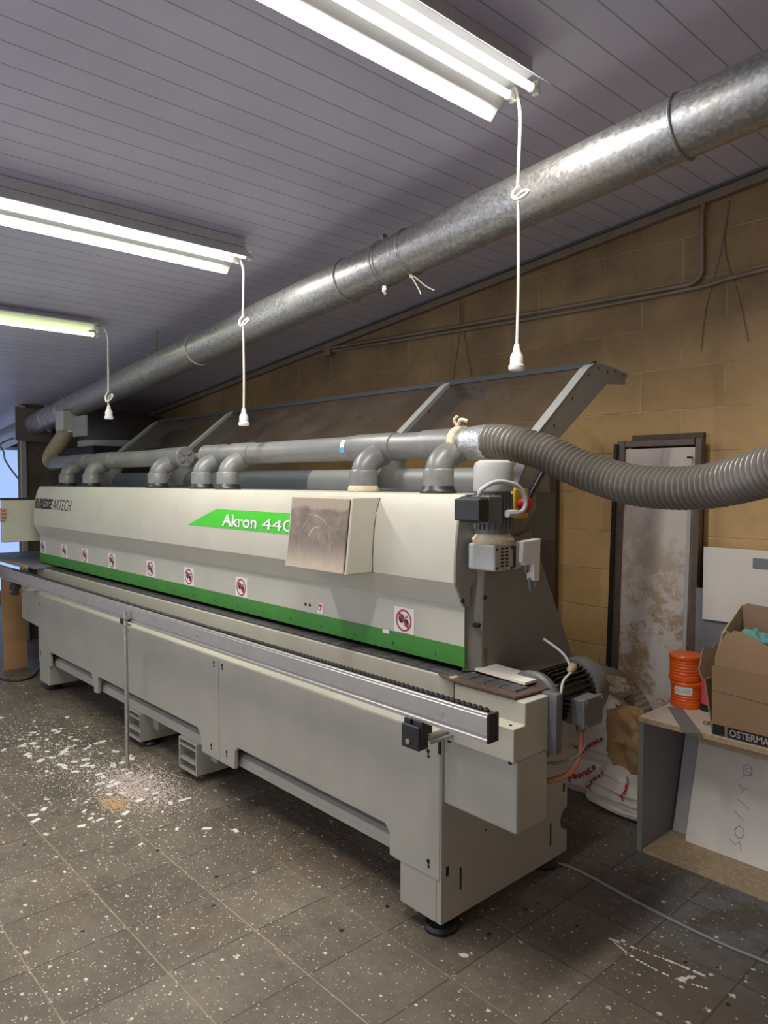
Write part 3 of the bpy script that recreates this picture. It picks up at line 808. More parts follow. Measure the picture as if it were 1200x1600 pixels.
b = BM(); cyl(b, (fx + .10, 2.04, .724), (fx + .10, 2.04, .697), .016, seg=8); obj('cable_gland', b, 'motor', tb)
b = BM(); tube(b, spline([(fx + .10, 2.04, .70), (fx + .105, 2.03, .63), (fx + .10, 1.98, .575), (fx + .05, 1.92, .55), (fx - .0, 1.88, .555)], 8), .009, 10); obj('drain_hose', b, 'copper', fm, smooth=60)
b = BM(); tube(b, spline([(fx + .11, 2.045, .70), (fx + .115, 2.04, .65), (fx + .09, 1.99, .61), (fx + .02, 1.90, .60)], 8), .005, 8); obj('cable', b, 'greyp', fm, smooth=60)
b = BM(); tube(b, spline([(fx + .07, 1.915, .68), (fx + .10, 1.91, .72), (fx + .105, 1.915, .80), (fx + .09, 1.95, .868), (fx + .075, 2.02, .888), (fx + .05, 2.05, .90), (fx + .02, 2.05, .935), (fx - .04, 2.03, .975)], 8), .0045, 8)
obj('loose_cable', b, 'motorl', fm, smooth=60)
b = BM(); lathe(b, [(.005, 0), (.013, .012), (.015, .04), (.005, .055)], (fx + .075, 2.01, .888), (-.3, 1, .25), 12); obj('cable_tie_bundle', b, 'hoseT', fm, smooth=50)
b = BM(); lathe(b, [(.012, 0), (.012, .005), (.004, .006)], (fx + .05, 1.87, .70), (0, -1, 0), 12); obj('plug_screw', b, 'steel', fm)

# guide rail with rollers in front
RY0, RY1, RZ0, RZ1, RXE, RXL = 1.574, 1.622, .765, .850, -1.291, -7.0
b = BM()
prism(b, [(RY0, RZ0), (RY0, RZ0 + .010), (RY0 + .003, RZ0 + .013), (RY0 + .003, RZ0 + .019), (RY0, RZ0 + .022), (RY0, RZ1 - .010), (RY0 + .002, RZ1 - .008), (RY0 + .002, RZ1 - .002), (RY0 + .004, RZ1), (RY0 + .012, RZ1), (RY0 + .012, RZ1 - .012), (RY1 - .012, RZ1 - .012), (RY1 - .012, RZ1), (RY1, RZ1), (RY1, RZ0)], 'x', RXL, RXE)
rail = obj('guide_rail', b, 'alu', mc)
b = BM(); box(b, RXE - .0005, RXE + .006, RY0 + .001, RY1 - .001, RZ0 + .001, RZ1 - .002, .001)
for (y, z) in ((1.609, .838), (1.609, .778)): cyl(b, (RXE, y, z), (RXE + .010, y, z), .004, seg=10)
ce = obj('rail_end_cap', b, 'black', rail)
b = BM(); pitch = .0212
for i in range(210):
    x = RXE - .022 - i * pitch
    bb = b if i >= 95 else BM()
    lathe(bb, [(.004, -.006), (.0098, -.0045), (.0112, 0), (.0098, .0045), (.004, .006)], (x, 1.598, RZ1 - .0005), (0, 1, 0), 12)
    if i < 95: obj('roller', bb, 'black', rail, smooth=50)
obj('rollers', b, 'black', rail, smooth=50, kind='stuff')
b = BM()
for x in (-1.46, -2.95, -4.4): cyl(b, (x, RY0, .812), (x, RY0 - .002, .812), .006, seg=12)
split_obj('rail_screw', b, 'steel', rail)
# rail bracket near the right end and at the left end
for bx in (-1.585, -5.66):
    b = BM(); box(b, bx - .03, bx + .045, 1.555, 1.600, .678, .752, .004); box(b, bx + .01, bx + .05, 1.565, 1.612, .725, .768, .003); box(b, bx - .028, bx + .0, 1.565, 1.60, .75, .766); br_ = obj('rail_clamp', b, 'black', rail)
    b = BM(); cyl(b, (bx - .0, 1.552, .70), (bx - .0, 1.557, .70), .009, seg=12); obj('clamp_bolt', b, 'steel', br_) if False else obj('clamp_bolt', b, 'steel', rail)
    b = BM(); cyl(b, (bx + .03, 1.60, .706), (bx + .03, 1.78, .706), .011, seg=16); cyl(b, (bx + .055, 1.60, .70), (bx + .055, 1.78, .70), .006, seg=12); obj('support_bar', b, 'alu', rail, smooth=40)
# upright support leg
lx, ly = -3.667, 1.552
b = BM(); cyl(b, (lx, ly, 0), (lx, ly, .825), .0105, seg=18); leg = obj('support_leg', b, 'steel', mc, smooth=40)
b = BM(); box(b, lx - .042, lx - .012, ly - .014, ly + .018, .758, .79, .003); cyl(b, (lx - .05, ly, .775), (lx - .03, ly, .775), .008, seg=10); obj('leg_clamp', b, 'black', leg)
b = BM(); box(b, lx - .02, lx + .02, ly - .014, ly + .02, .786, .794); box(b, lx - .02, lx + .026, ly - .014, ly + .02, .752, .758); cyl(b, (lx + .0, ly, .72), (lx, ly, .726), .016, seg=12); obj('clamp_plate', b, 'steel', leg)

# left end of the machine
b = BM(); prism(b, [(-5.985, .445), (XB, .430), (XB, .69), (-5.985, .69)], 'y', 1.72, 1.87); obj('drive_cover', b, 'base', mc, bev=.004)
b = BM(); box(b, -6.9, -5.62, 1.70, 2.15, .853, .872, .003); ot = obj('outfeed_table', b, 'greyboard', mc)
b = BM(); box(b, -6.9, -5.75, 1.685, 1.70, .848, .873); obj('table_edge', b, 'chip', ot)
b = BM(); box(b, -5.96, -5.925, 1.577, 1.86, 1.035, 1.352, .006); cs = obj('control_panel', b, 'cream', mc)
b = BM(); box(b, -5.965, -5.922, 1.575, 1.862, 1.352, 1.368, .003); obj('panel_cap', b, 'black', cs)
b = BM(); box(b, -5.95, -5.90, 1.84, 1.9, 1.1, 1.3); obj('panel_hinge', b, 'greyp', cs)
b = BM()
for z in (1.20, 1.212): cyl(b, (-5.926, 1.66, z), (-5.922, 1.66, z), .003, seg=8)
split_obj('panel_screw', b, 'ink', cs, .004)

# rear guard, raised : arms, clear sheets, rails
ARM = [(2.10, 1.47), (2.236, 1.681), (2.56, 1.945), (2.604, 1.968), (2.65, 1.975), (2.75, 1.968), (2.864, 1.955), (2.862, 1.938), (2.848, 1.934), (2.844, 1.908), (2.70, 1.897), (2.363, 1.66), (2.30, 1.58), (2.25, 1.47)]
for k, xa in enumerate((-1.60, -2.365, -4.33, -5.46)):
    b = BM(); prism(b, ARM, 'x', xa - .006, xa); arm = obj('guard_arm', b, 'guardmetal', mc)
    b = BM()
    for (y0, z0), (y1, z1) in ((ARM[0], ARM[1]), (ARM[1], ARM[2]), (ARM[2], ARM[3])):
        A = [b.verts.new(p) for p in ((xa - .04, y0, z0), (xa + .001, y0, z0), (xa + .001, y1, z1), (xa - .04, y1, z1))]
        B_ = [b.verts.new(p) for p in ((xa - .04, y0 - .002, z0 + .003), (xa + .001, y0 - .002, z0 + .003), (xa + .001, y1 - .002, z1 + .003), (xa - .04, y1 - .002, z1 + .003))]
        b.faces.new(A); b.faces.new(B_)
        for i in range(4): b.faces.new((A[i], A[(i + 1) % 4], B_[(i + 1) % 4], B_[i]))
    obj('arm_flange', b, mat('arm_flange_grey', (.36, .365, .35), .4, .2), arm)
    b = BM()
    for (y, z) in ((2.33, 1.71), (2.45, 1.82), (2.56, 1.92), (2.63, 1.955), (2.70, 1.945), (2.76, 1.955), (2.83, 1.945)): cyl(b, (xa - .001, y, z), (xa + .0015, y, z), .005, seg=10)
    split_obj('rivet', b, 'ink', arm)
for (xa, xb) in ((-1.606, -2.36), (-2.371, -4.325), (-4.336, -5.455)):
    b = BM()
    prism(b, [(2.225, 1.655), (2.60, 1.962), (2.603, 1.958), (2.229, 1.651)], 'x', xb, xa)
    obj('clear_sheet', b, 'smoke', mc)
b = BM(); prism(b, [(2.585, 1.955), (2.60, 1.978), (2.635, 1.985), (2.635, 1.962), (2.60, 1.955)], 'x', -5.46, -1.61); obj('guard_top_rail', b, mat('guard_dark_rail', (.05, .055, .065), .45, .2), mc)
b = BM(); prism(b, [(2.215, 1.64), (2.21, 1.655), (2.235, 1.672), (2.25, 1.66), (2.25, 1.62)], 'x', -5.46, -1.61); obj('guard_bottom_rail', b, 'guardmetal', mc)
b = BM()
pr = [(2.22, 1.456), (2.222, 1.50), (2.235, 1.535), (2.26, 1.555), (2.31, 1.555), (2.33, 1.54), (2.34, 1.456)]
prism(b, pr, 'x', -3.0, -1.62); obj('rear_cover', b, 'guardmetal', mc, smooth=40)
b = BM(); prism(b, pr, 'x', -5.7, -3.0); obj('rear_cover', b, 'bluegrey', mc, smooth=40)
b = BM(); box(b, -5.75, -1.61, 2.16, 2.36, 1.28, 1.458); obj('rear_body', b, 'bluegrey', mc)
b = BM(); cyl(b, (-1.592, 2.33, 1.62), (-1.592, 2.13, 1.40), .011, seg=14); obj('gas_strut', b, 'black', mc, smooth=40)

# ------------------------------------------------------------------ extraction manifold pipes
HY, HZ, PR, DY = 2.05, 1.640, .054, 1.94
def elbow(par, x, collar):
    pts = [(x, HY - .005, HZ - .028), (x, HY - .05, HZ - .046), (x, DY + .028, HZ - .062), (x, DY + .006, HZ - .088), (x, DY, HZ - .12)]
    b = BM(); tube(b, spline(pts, 5), .050, 24); e = obj('elbow', b, 'pvc', par, smooth=50)
    b = BM(); lathe(b, [(.054, 0), (.0565, .003), (.0565, .06), (.054, .064), (.05, .068)], (x, DY, 1.478), seg=28); obj('socket', b, 'pvc', e, smooth=35)
    b = BM()
    if collar == 'tape': lathe(b, [(.056, 0), (.062, .003), (.063, .012), (.061, .022), (.055, .026)], (x, DY, 1.4555), seg=22); obj('tape_collar', b, 'tape', e, smooth=40)
    else: lathe(b, [(.068, 0), (.068, .008), (.060, .016), (.058, .026), (.055, .03)], (x, DY, 1.4555), seg=28); obj('rubber_collar', b, 'black', e, smooth=35)
def pipe_thing(label, x0, x1, drops, joints):
    t = thing('extraction_pipe', label, 'pipe', ((x0 + x1) / 2, HY, 1.456))
    b = BM(); cyl(b, (x0, HY, HZ), (x1, HY, HZ), PR - .001, seg=36); p = obj('pipe', b, 'pvc', t, smooth=40)
    for (a, c) in joints:
        b = BM(); lathe(b, [(PR, 0), (PR + .004, .002), (PR + .004, c - a - .002), (PR, c - a)], (a, HY, HZ), (1, 0, 0), 36); obj('pipe_sleeve', b, 'pvc', t, smooth=30)
    for x, cl in drops: elbow(t, x, cl)
    return t
tR = pipe_thing('long grey plastic extraction pipe with four downpipes, ribbed hose on its right end', -3.69, -1.76, ((-3.57, 'r'), (-3.30, 'r'), (-2.24, 'tape'), (-1.825, 'r')), ((-3.68, -3.50), (-3.42, -3.22), (-2.40, -2.16), (-2.0, -1.78)))
b = BM(); lathe(b, [(PR + .005, 0), (PR + .006, .004), (PR + .006, .03), (.048, .034), (.001, .034)], (-3.675, HY, HZ), (-1, 0, 0), 28); obj('end_cap', b, 'pvc', tR, smooth=35)
b = BM(); lathe(b, [(PR + .0005, 0), (PR + .001, .001), (PR + .001, .024), (PR + .0005, .025)], (-2.46, HY, HZ), (1, 0, 0), 36)
for f in list(b.faces):
    c = f.calc_center_median()
    if not (-.3 < math.atan2(c.z - HZ, -(c.y - HY)) < .75): b.faces.remove(f)
for v in [v for v in b.verts if not v.link_faces]: b.verts.remove(v)
pl = obj('pipe_label', b, 'sticker', tR)
b = BM(); box(b, -2.459, -2.436, HY - .0565, HY - .05, HZ - .016, HZ + .004); obj('label_print', b, 'cyan', pl)
b = BM(); lathe(b, [(.058, 0), (.064, .004), (.063, .02), (.066, .03), (.058, .036)], (-1.835, HY, HZ), (1, 0, 0), 24); obj('tape_band', b, 'tape', tR, smooth=60)
b = BM(); tube(b, spline([(-1.82, HY - .01, HZ + .06), (-1.80, HY - .02, HZ + .085), (-1.775, HY - .01, HZ + .08)]), .007, 8); tube(b, spline([(-1.82, HY - .01, HZ + .06), (-1.83, HY - .02, HZ + .085), (-1.815, HY - .02, HZ + .1)]), .006, 8); obj('tape_knot', b, 'tape', tR, smooth=60)
tL = pipe_thing('shorter grey plastic extraction pipe with crossed end cap on far left of hood', -6.25, -4.09, ((-5.60, 'r'), (-5.13, 'r'), (-4.10, 'r')), ((-5.75, -5.45), (-5.25, -5.0), (-4.25, -3.99)))
b = BM(); lathe(b, [(.058, 0), (.061, .003), (.061, .035), (.056, .04), (.001, .04)], (-4.0, HY, HZ), (1, 0, 0), 32)
for i in range(4):
    a = PI / 4 + i * PI / 2
    box(b, -3.962, -3.950, .018, .045, -.005, .005, mtx=Matrix.Translation((0, HY, HZ)) @ Matrix.Rotation(a, 4, 'X'))
obj('end_cap', b, 'pvc', tL)
b = BM(); ribbed(b, spline([(-6.12, 2.17, 1.99), (-6.14, 2.15, 1.93), (-6.22, 2.11, 1.82), (-6.30, 2.07, 1.72), (-6.30, 2.055, 1.67), (-6.22, 2.05, 1.645)], 10), .066, .022, .004); obj('riser_hose', b, 'hoseT', tL, smooth=60)

# big ribbed hose sagging to the right
hp = [(-1.755, 2.05, 1.640), (-1.70, 2.052, 1.641), (-1.654, 2.053, 1.641), (-1.572, 2.05, 1.63), (-1.449, 2.055, 1.597), (-1.324, 2.054, 1.546), (-1.205, 2.048, 1.509), (-1.088, 2.027, 1.487), (-.959, 2.004, 1.481), (-.859, 1.98, 1.489), (-.78, 1.949, 1.503), (-.683, 1.893, 1.525), (-.579, 1.831, 1.555), (-.463, 1.723, 1.596), (-.30, 1.55, 1.66)]
ht = thing('flexible_hose', 'thick grey ribbed suction hose sagging off the right end of extraction pipe', 'hose', (-1.1, 2.0, 1.42))
b = BM(); ribbed(b, spline(hp[1:], 10), .062, .0198, .0135, 36); obj('ribbed_hose', b, 'hose', ht, smooth=70)
b = BM(); lathe(b, [(.0565, 0), (.0585, .01), (.062, .06), (.0635, .10), (.0625, .105)], (-1.785, 2.05, 1.640), (1, .01, .005), 36); obj('silver_tape_sleeve', b, 'silver', ht, smooth=60)

# ------------------------------------------------------------------ main duct under the ceiling
DYm, DR = 2.2, .094
def dz(x): return 2.576 + .0922 * (x + 1.055)
dax = Vector((1, 0, .0922)).normalized()
def dp(x): return Vector((x, DYm, dz(x)))
du = thing('ventilation_duct', 'large galvanised round duct running diagonally under the ceiling', 'duct', (-4.0, DYm, dz(-4.0) - DR))
segs = [(-9.6, -7.2), (-7.2, -6.62), (-6.62, -6.3), (-6.3, -4.72), (-4.72, -2.66), (-2.66, -2.22), (-2.22, -1.06), (-1.06, .9)]
for i, (a, c) in enumerate(segs):
    b = BM(); cyl(b, dp(a), dp(c), DR + (.001 if i % 2 else 0), seg=48, cap=False); obj('duct_section', b, 'galv', du, smooth=40)
for x, r in ((-1.06, .0065), (-2.64, .006), (-2.235, .005), (-4.72, .002), (-6.32, .004), (-6.62, .003), (-7.16, .004)):
    b = BM(); ring(b, dp(x), dax, DR + .002, r, 48); obj('joint_band', b, 'galv', du, smooth=60)
for x in (-2.40, -6.38, -6.78):
    b = BM(); lathe(b, [(DR + .001, 0), (DR + .006, .002), (DR + .006, .008), (DR + .003, .009), (DR + .003, .016), (DR + .006, .017), (DR + .006, .023), (DR + .001, .025)], dp(x), dax, 48)
    c = dp(x + .011); box(b, c.x - .012, c.x + .012, c.y - .012, c.y + .012, c.z - DR - .03, c.z - DR + .002); box(b, c.x - .012, c.x + .012, c.y - .03, c.y - .005, c.z + DR - .005, c.z + DR + .025)
    obj('pipe_clamp', b, 'galv', du)
b = BM(); c = dp(-2.39); ring(b, c + Vector((0.005, -.01, -DR - .035)), (1, .5, 0), .009, .004, 14, 8); obj('clamp_eye', b, 'rope', du, smooth=60)
b = BM(); ring(b, dp(-4.06), dax, DR + .003, .0035, 40); c = dp(-4.06); lathe(b, [(.006, 0), (.014, .01), (.006, .03)], c + Vector((-.02, -.088, .0)), (1, -.6, .3), 10); obj('wire_strap', b, 'rope', du, smooth=60)
b = BM(); c = dp(-2.235)
cc = c + Vector((.01, -.02, -DR))
tube(b, spline([c + Vector((0, 0, -DR - .002)), cc + Vector((.02, .02, -.02)), cc + Vector((.05, .05, -.055)), cc + Vector((.08, .07, -.075))]), .003, 6)
tube(b, spline([c + Vector((0, 0, -DR - .002)), cc + Vector((.02, .0, -.025)), cc + Vector((.04, .02, -.075)), cc + Vector((.05, .02, -.095))]), .003, 6)
lathe(b, [(.003, 0), (.009, .006), (.003, .014)], cc + Vector((-.005, .01, -.012)), (1, 0, 0), 8)
obj('string_tie', b, 'rope', du, smooth=60)
b = BM(); q = dp(-4.66); cyl(b, (q.x, q.y, q.z + DR - .01), (q.x + .03, q.y, ceil_z(q.x + .03)), .005, seg=8); obj('hanger_rod', b, 'conduit', du)
b = BM(); c = dp(-4.72); box(b, c.x - .03, c.x + .05, c.y - .03, c.y + .0, c.z + DR - .01, c.z + DR + .012, .003); obj('hanger_saddle', b, 'bluegrey', du)
c = dp(-7.14)
b = BM(); prism(b, [(c.y - .17, c.z - .15), (c.y + .15, c.z - .17), (c.y + .15, c.z + .13), (c.y - .17, c.z + .15)], 'x', c.x - .012, c.x); obj('slide_gate', b, mat('rusty_grey', (.15, .13, .11), .6, .3, .15, 8), du)
# branch fitting over the riser hose
b = BM(); c = dp(-6.12)
box(b, c.x - .11, c.x + .06, c.y - .13, c.y + .04, c.z - .21, c.z - .05, .01); bf = obj('branch_box', b, 'palegrey', du)
b = BM(); box(b, c.x + .06, c.x + .36, c.y - .05, c.y - .04, c.z - .26, c.z - .10); obj('branch_plate', b, 'guardmetal', du)
b = BM(); ring(b, (c.x - .0, c.y - .035, c.z - .215), (.1, .2, 1), .068, .007, 28); obj('branch_collar', b, 'tape', bf, smooth=60)

# ------------------------------------------------------------------ ceiling lights
def light(xc, yend, length, label, kind, tm):
    zc = ceil_z(xc); t = thing('ceiling_light', label, 'ceiling light', (xc, yend - length / 2, zc), 'fluorescent lights on the boarded ceiling')
    y0, y1 = yend - length, yend
    slope = .105
    def Q(dx, dzz): return (xc + dx, zc + slope * dx + dzz)
    b = BM(); prism(b, [Q(-.045, -.002), Q(.045, -.002), Q(.045, -.045), Q(-.045, -.045)], 'y', y0, y1 - .01); obj('housing', b, 'lampgrey', t, bev=.003)
    if kind == 'twin':
        b = BM()
        up = [Q(-.122, -.118), Q(-.06, -.062), Q(-.05, -.05), Q(.05, -.05), Q(.06, -.062), Q(.122, -.118)]
        lo = [(x, z - .0035) for x, z in up][::-1]
        prism(b, up + lo, 'y', y0, y1 - .012); obj('reflector', b, 'lampwhite', t)
        xs = (-.034, .034); dzt = -.082
    else:
        b = BM(); prism(b, [Q(-.11, -.045), Q(.11, -.045), Q(.11, -.052), Q(-.11, -.052)], 'y', y0, y1 - .06); obj('tray', b, 'lampwhite', t)
        xs = (-.03,); dzt = -.075
    for dx in xs:
        x, z = Q(dx, dzt)
        yy = y1 + (.03 if dx > 0 else .0)
        b = BM(); cyl(b, (x, y0 + .03, z), (x, yy - .035, z), .013, seg=18); obj('fluorescent_tube', b, tm, t, smooth=40, label=None)
        b = BM(); cyl(b, (x, yy - .035, z), (x, yy - .012, z), .0145, seg=16); box(b, x - .012, x + .012, yy - .013, yy, z - .016, z + .03, .002); obj('tube_holder', b, 'white', t)
    for dx in xs:                                   # each tube throws its light downwards
        la = bpy.data.lights.new('tube_light', 'AREA'); la.shape = 'RECTANGLE'; la.size = .022; la.size_y = length - .10
        la.energy = 11.0 if kind == 'twin' else 4; la.color = (1.0, .965, .9) if kind == 'twin' else (.85, 1.0, .6)
        lo_ = bpy.data.objects.new('tube_light', la); COL.objects.link(lo_); lo_.parent = t
        lo_.location = (dx, (.015 if dx > 0 else 0) - .005, slope * dx + dzt - .0145)
    return t
light(-1.467, 1.945, 1.55, 'twin tube ceiling light with white reflector, largest and nearest, at top of photo', 'twin', 'tube')
light(-3.10, 1.91, 1.55, 'twin tube ceiling light with grey reflector back, middle of the row of three', 'twin', 'tube')
light(-4.62, 1.82, 1.25, 'single greenish tube ceiling light on open tray, furthest of the row', 'single', 'tubeg')

# hanging cords with sockets
def cord(x, y, zt, zknot, zs, ks, label):
    t = thing('pendant_socket', label, 'socket', (x, y, zs), 'cords with sockets hanging from lights')
    b = BM(); R = .0052
    a = [(x, y - .02, zt), (x, y, zt - .05), (x + .004, y, (zt + zknot) / 2 + .05), (x - .002, y, zknot + ks * 1.2)]
    k = [(x - .002, y, zknot + ks * .9), (x - ks * .5, y - .008, zknot + ks * .3), (x + .0, y - .014, zknot - ks * .35), (x + ks * .75, y - .006, zknot - ks * .2), (x + ks * .95, y + .006, zknot + ks * .25), (x + ks * .3, y + .012, zknot + ks * .5), (x - ks * .4, y + .006, zknot + ks * .1), (x - ks * .15, y, zknot - ks * .5), (x, y, zknot - ks * .9)]
    e = [(x + .004, y, (zknot + zs) / 2), (x, y, zs + .06)]
    tube(b, spline(a + k + e, 8), R, 10); obj('cable', b, 'cordw', t, smooth=70)
    b = BM()
    lathe(b, [(.008, .085), (.011, .07), (.012, .062), (.021, .045), (.022, .018), (.027, .015), (.027, .006), (.024, .0), (.001, .0)][::-1], (x, y, zs), (0, 0, 1), 22)
    obj('socket', b, 'white', t, smooth=40)
cord(-1.482, 1.945, 2.755, 2.42, 1.862, .036, 'white knotted cord with socket hanging in front of the duct, longest and nearest')
cord(-3.10, 1.915, 2.575, 2.262, 1.767, .04, 'cream knotted cord with socket hanging from the middle ceiling light')
cord(-4.46, 1.80, 2.425, 2.0, 1.875, .05, 'cream cord with round loop knot and socket hanging from furthest light')

# ------------------------------------------------------------------ wall items
b = BM(); tube(b, spline([(-4.25, 3.375, 2.475), (-3.4, 3.375, 2.452), (-2.61, 3.375, 2.436), (-1.70, 3.375, 2.418), (-1.58, 3.375, 2.418), (-1.53, 3.375, 2.45), (-1.525, 3.375, 2.52), (-1.527, 3.375, 2.74), (-1.50, 3.375, 2.785), (-1.42, 3.375, 2.805)], 8), .011, 10)
tag(obj('conduit', b, 'conduit', smooth=60), 'upper brown conduit on block wall that bends up towards the ceiling', 'conduit')
b = BM(); tube(b, spline([(-4.25, 3.378, 2.452), (-2.61, 3.378, 2.407), (-1.62, 3.378, 2.395), (-1.2, 3.378, 2.418), (.5, 3.378, 2.45)], 8), .010, 10)
tag(obj('conduit', b, 'conduit', smooth=60), 'lower brown conduit running straight along the whole block wall', 'conduit')
b = BM(); box(b, -4.33, -4.25, 3.355, 3.398, 2.42, 2.51, .004)
tag(obj('junction_box', b, 'conduit'), 'small square junction box at left end of the two conduits', 'junction box')
for (xa, lab, grp) in ((-1.47, 'thin dark wire looped down block wall below the bent conduit', None), (-3.02, 'thin dark wire looped down block wall near ceiling above the raised guard', None)):
    b = BM()
    if xa > -2: tube(b, spline([(xa + .05, 3.394, 2.76), (xa + .02, 3.394, 2.55), (xa - .04, 3.394, 2.3), (xa - .06, 3.394, 2.1)]), .0022, 6); tube(b, spline([(xa + .055, 3.394, 2.76), (xa + .04, 3.394, 2.55), (xa + .11, 3.394, 2.3), (xa + .15, 3.394, 2.12)]), .0022, 6)
    else: tube(b, spline([(xa, 3.394, 2.60), (xa, 3.394, 2.42), (xa - .06, 3.394, 2.1)]), .0022, 6); tube(b, spline([(xa + .03, 3.394, 2.60), (xa + .03, 3.394, 2.42), (xa + .10, 3.394, 2.12)]), .0022, 6)
    tag(obj('wall_wire', b, 'conduit', smooth=60), lab, 'wire')
# brown board behind the machine end, with a round pale disc on it
b = BM(); box(b, -3.2, -2.285, 3.352, 3.385, 0, 1.545, .003)
tag(obj('brown_board', b, 'brownbd'), 'tall dark brown board standing against block wall behind machine end', 'board')
dsc = thing('round_disc', 'pale round disc with thick black rim in front of brown board', 'disc', (-2.50, 3.33, 1.24))
b = BM(); lathe(b, [(.118, 0), (.12, .01), (.001, .01)], (-2.50, 3.345, 1.40), (0, -1, 0), 40); obj('disc_face', b, 'discw', dsc)
b = BM(); ring(b, (-2.50, 3.335, 1.40), (0, 1, 0), .137, .017, 48, 10); obj('disc_rim', b, 'black', dsc, smooth=60)
# metal door leaning on the wall
dt = thing('metal_door', 'narrow scratched pale metal door with brown frame leaning on block wall', 'door', (-1.69, 3.25, 0))
def lean(y, z): return y  # kept upright, slight tilt below
tilt = Matrix.Translation((0, 3.26, 0)) @ Matrix.Rotation(math.radians(-2.2), 4, 'X') @ Matrix.Translation((0, -3.26, 0))
b = BM(); box(b, -1.865, -1.500, 3.262, 3.272, .03, 1.66, mtx=tilt); obj('door_panel', b, 'mdoor', dt)
b = BM()
for a in ((-1.905, -1.862, 3.25, 3.285, 0, 1.70), (-1.512, -1.480, 3.25, 3.285, 0, 1.70), (-1.862, -1.515, 3.25, 3.285, 1.668, 1.70), (-1.862, -1.515, 3.25, 3.285, 0, .05)): box(b, *a, .003, 1, mtx=tilt)
obj('door_frame', b, mat('brown_steel_frame', (.15, .11, .09), .4, .3, .15, 10), dt)
b = BM(); box(b, -1.915, -1.895, 3.235, 3.275, 0, 1.685, .002, 1, mtx=tilt); obj('door_edge', b, 'black', dt)
b = BM(); box(b, -1.535, -1.517, 3.246, 3.256, .05, 1.45, .002, 1, mtx=tilt); obj('door_edge', b, 'palegrey', dt)
b = BM(); cyl(b, (-1.845, 3.25, 1.44), (-1.845, 3.31, 1.44), .014, seg=14); box(b, -1.85, -1.84, 3.245, 3.26, 1.405, 1.44); obj('door_lock', b, 'steel', dt)
b = BM(); cyl(b, (-1.525, 3.27, 1.61), (-1.525, 3.315, 1.61), .005, seg=8); obj('screw_hole', b, 'ink', dt)
b = BM(); box(b, -1.855, -1.50, 3.372, 3.396, 0, 1.728); tag(obj('backing_board', b, 'brownbd'), 'dark board between pale metal door and block wall', 'board')
# boards right of the door
b = BM(); box(b, -1.437, -.95, 3.255, 3.263, .885, 1.21, .001); wb = tag(obj('white_board', b, 'whiteboard'), 'white board with grey patch leaning on the wall above cardboard box', 'board')
b = BM(); box(b, -1.225, -1.12, 3.252, 3.256, 1.132, 1.176); obj('grey_patch', b, 'greyboard', wb)
b = BM(); box(b, -1.475, -.90, 3.27, 3.292, .56, 1.02, .001); tag(obj('grey_board', b, 'greyboard'), 'dark grey board standing on the shelf behind white board', 'board')
b = BM(); box(b, -1.455, -.90, 3.30, 3.385, .56, 1.20, .002); tag(obj('board_stack', b, 'chip'), 'brown board edge between metal door and white board', 'board')

# ------------------------------------------------------------------ shelf unit on the right
FX, FY, TZ = -1.455, 2.735, .552
sh = thing('shelf_unit', 'low open shelf unit with grey side panel and pale top on the right', 'shelf', (-.95, 3.0, 0))
b = BM(); box(b, FX, -.40, FY, YW - .01, TZ - .022, TZ, .001); obj('top_board', b, 'chiptop', sh)
b = BM(); box(b, FX + .002, -.40, FY - .0015, FY, TZ - .021, TZ - .001); obj('top_edge', b, 'chip', sh)
b = BM(); box(b, FX, FX + .022, FY, YW - .03, 0, TZ - .023, .001); sp_ = obj('side_panel', b, 'greyboard', sh)
b = BM(); box(b, FX, FX + .022, FY - .0015, FY, 0, TZ - .023); obj('side_edge', b, 'gedge', sp_)
b = BM(); box(b, FX + .024, -.40, FY + .002, YW - .03, 0, .012); obj('bottom_board', b, 'chip', sh)
b = BM(); box(b, -1.235, -.40, FY + .05, FY + .08, TZ - .06, TZ - .023); obj('cross_rail', b, 'chip', sh)
# boards leaning inside
def leaning(name, x0, x1, yb, yt, z0, z1, th, m, label):
    b = BM(); prism(b, [(yb, z0), (yb + th, z0), (yt + th, z1), (yt, z1)], 'x', x0, x1)
    return tag(obj(name, b, m), label, 'board')
leaning('leaning_board', -1.425, -.45, 2.985, 3.12, .013, TZ - .03, .016, 'palegrey', 'pale grey board leaning at the back inside the open shelf unit')
lw = leaning('leaning_board', -1.345, -.45, 2.93, 3.06, .013, .475, .016, 'whiteboard', 'white board with pencil marks leaning inside the open shelf unit')
b = BM()
def lwp(x, z): return (x, 2.93 + .13 * (z - .013) / .462 - .002, z)
random.seed(4)
for (cx, cz, kind) in ((-1.145, .07, 4), (-1.14, .115, 0), (-1.15, .165, 1), (-1.14, .215, 7), (-1.145, .27, 3), (-1.14, .335, 5), (-1.14, .345, 0), (-1.13, .40, 1)):
    if kind == 0: pts = [(cx + .018 * math.cos(a / 8 * 2 * PI), cz + .022 * math.sin(a / 8 * 2 * PI)) for a in range(9)]
    elif kind == 1: pts = [(cx - .02, cz + .02), (cx + .02, cz - .005)]
    elif kind == 3: pts = [(cx - .02, cz + .018), (cx, cz), (cx + .02, cz + .014), (cx, cz), (cx - .01, cz - .016)]
    elif kind == 4: pts = [(cx - .03, cz + .01), (cx - .005, cz - .006), (cx + .01, cz + .012), (cx + .02, cz - .02)]
    elif kind == 5: pts = [(cx + .02, cz + .02), (cx - .015, cz + .015), (cx + .016, cz - .004), (cx - .02, cz - .018)]
    else: pts = [(cx - .025, cz + .015), (cx + .008, cz + .002), (cx + .025, cz - .012)]
    b = BM(); tube(b, [lwp(*p) for p in pts], .0011, 5); obj('pencil_mark', b, 'pencil', lw)

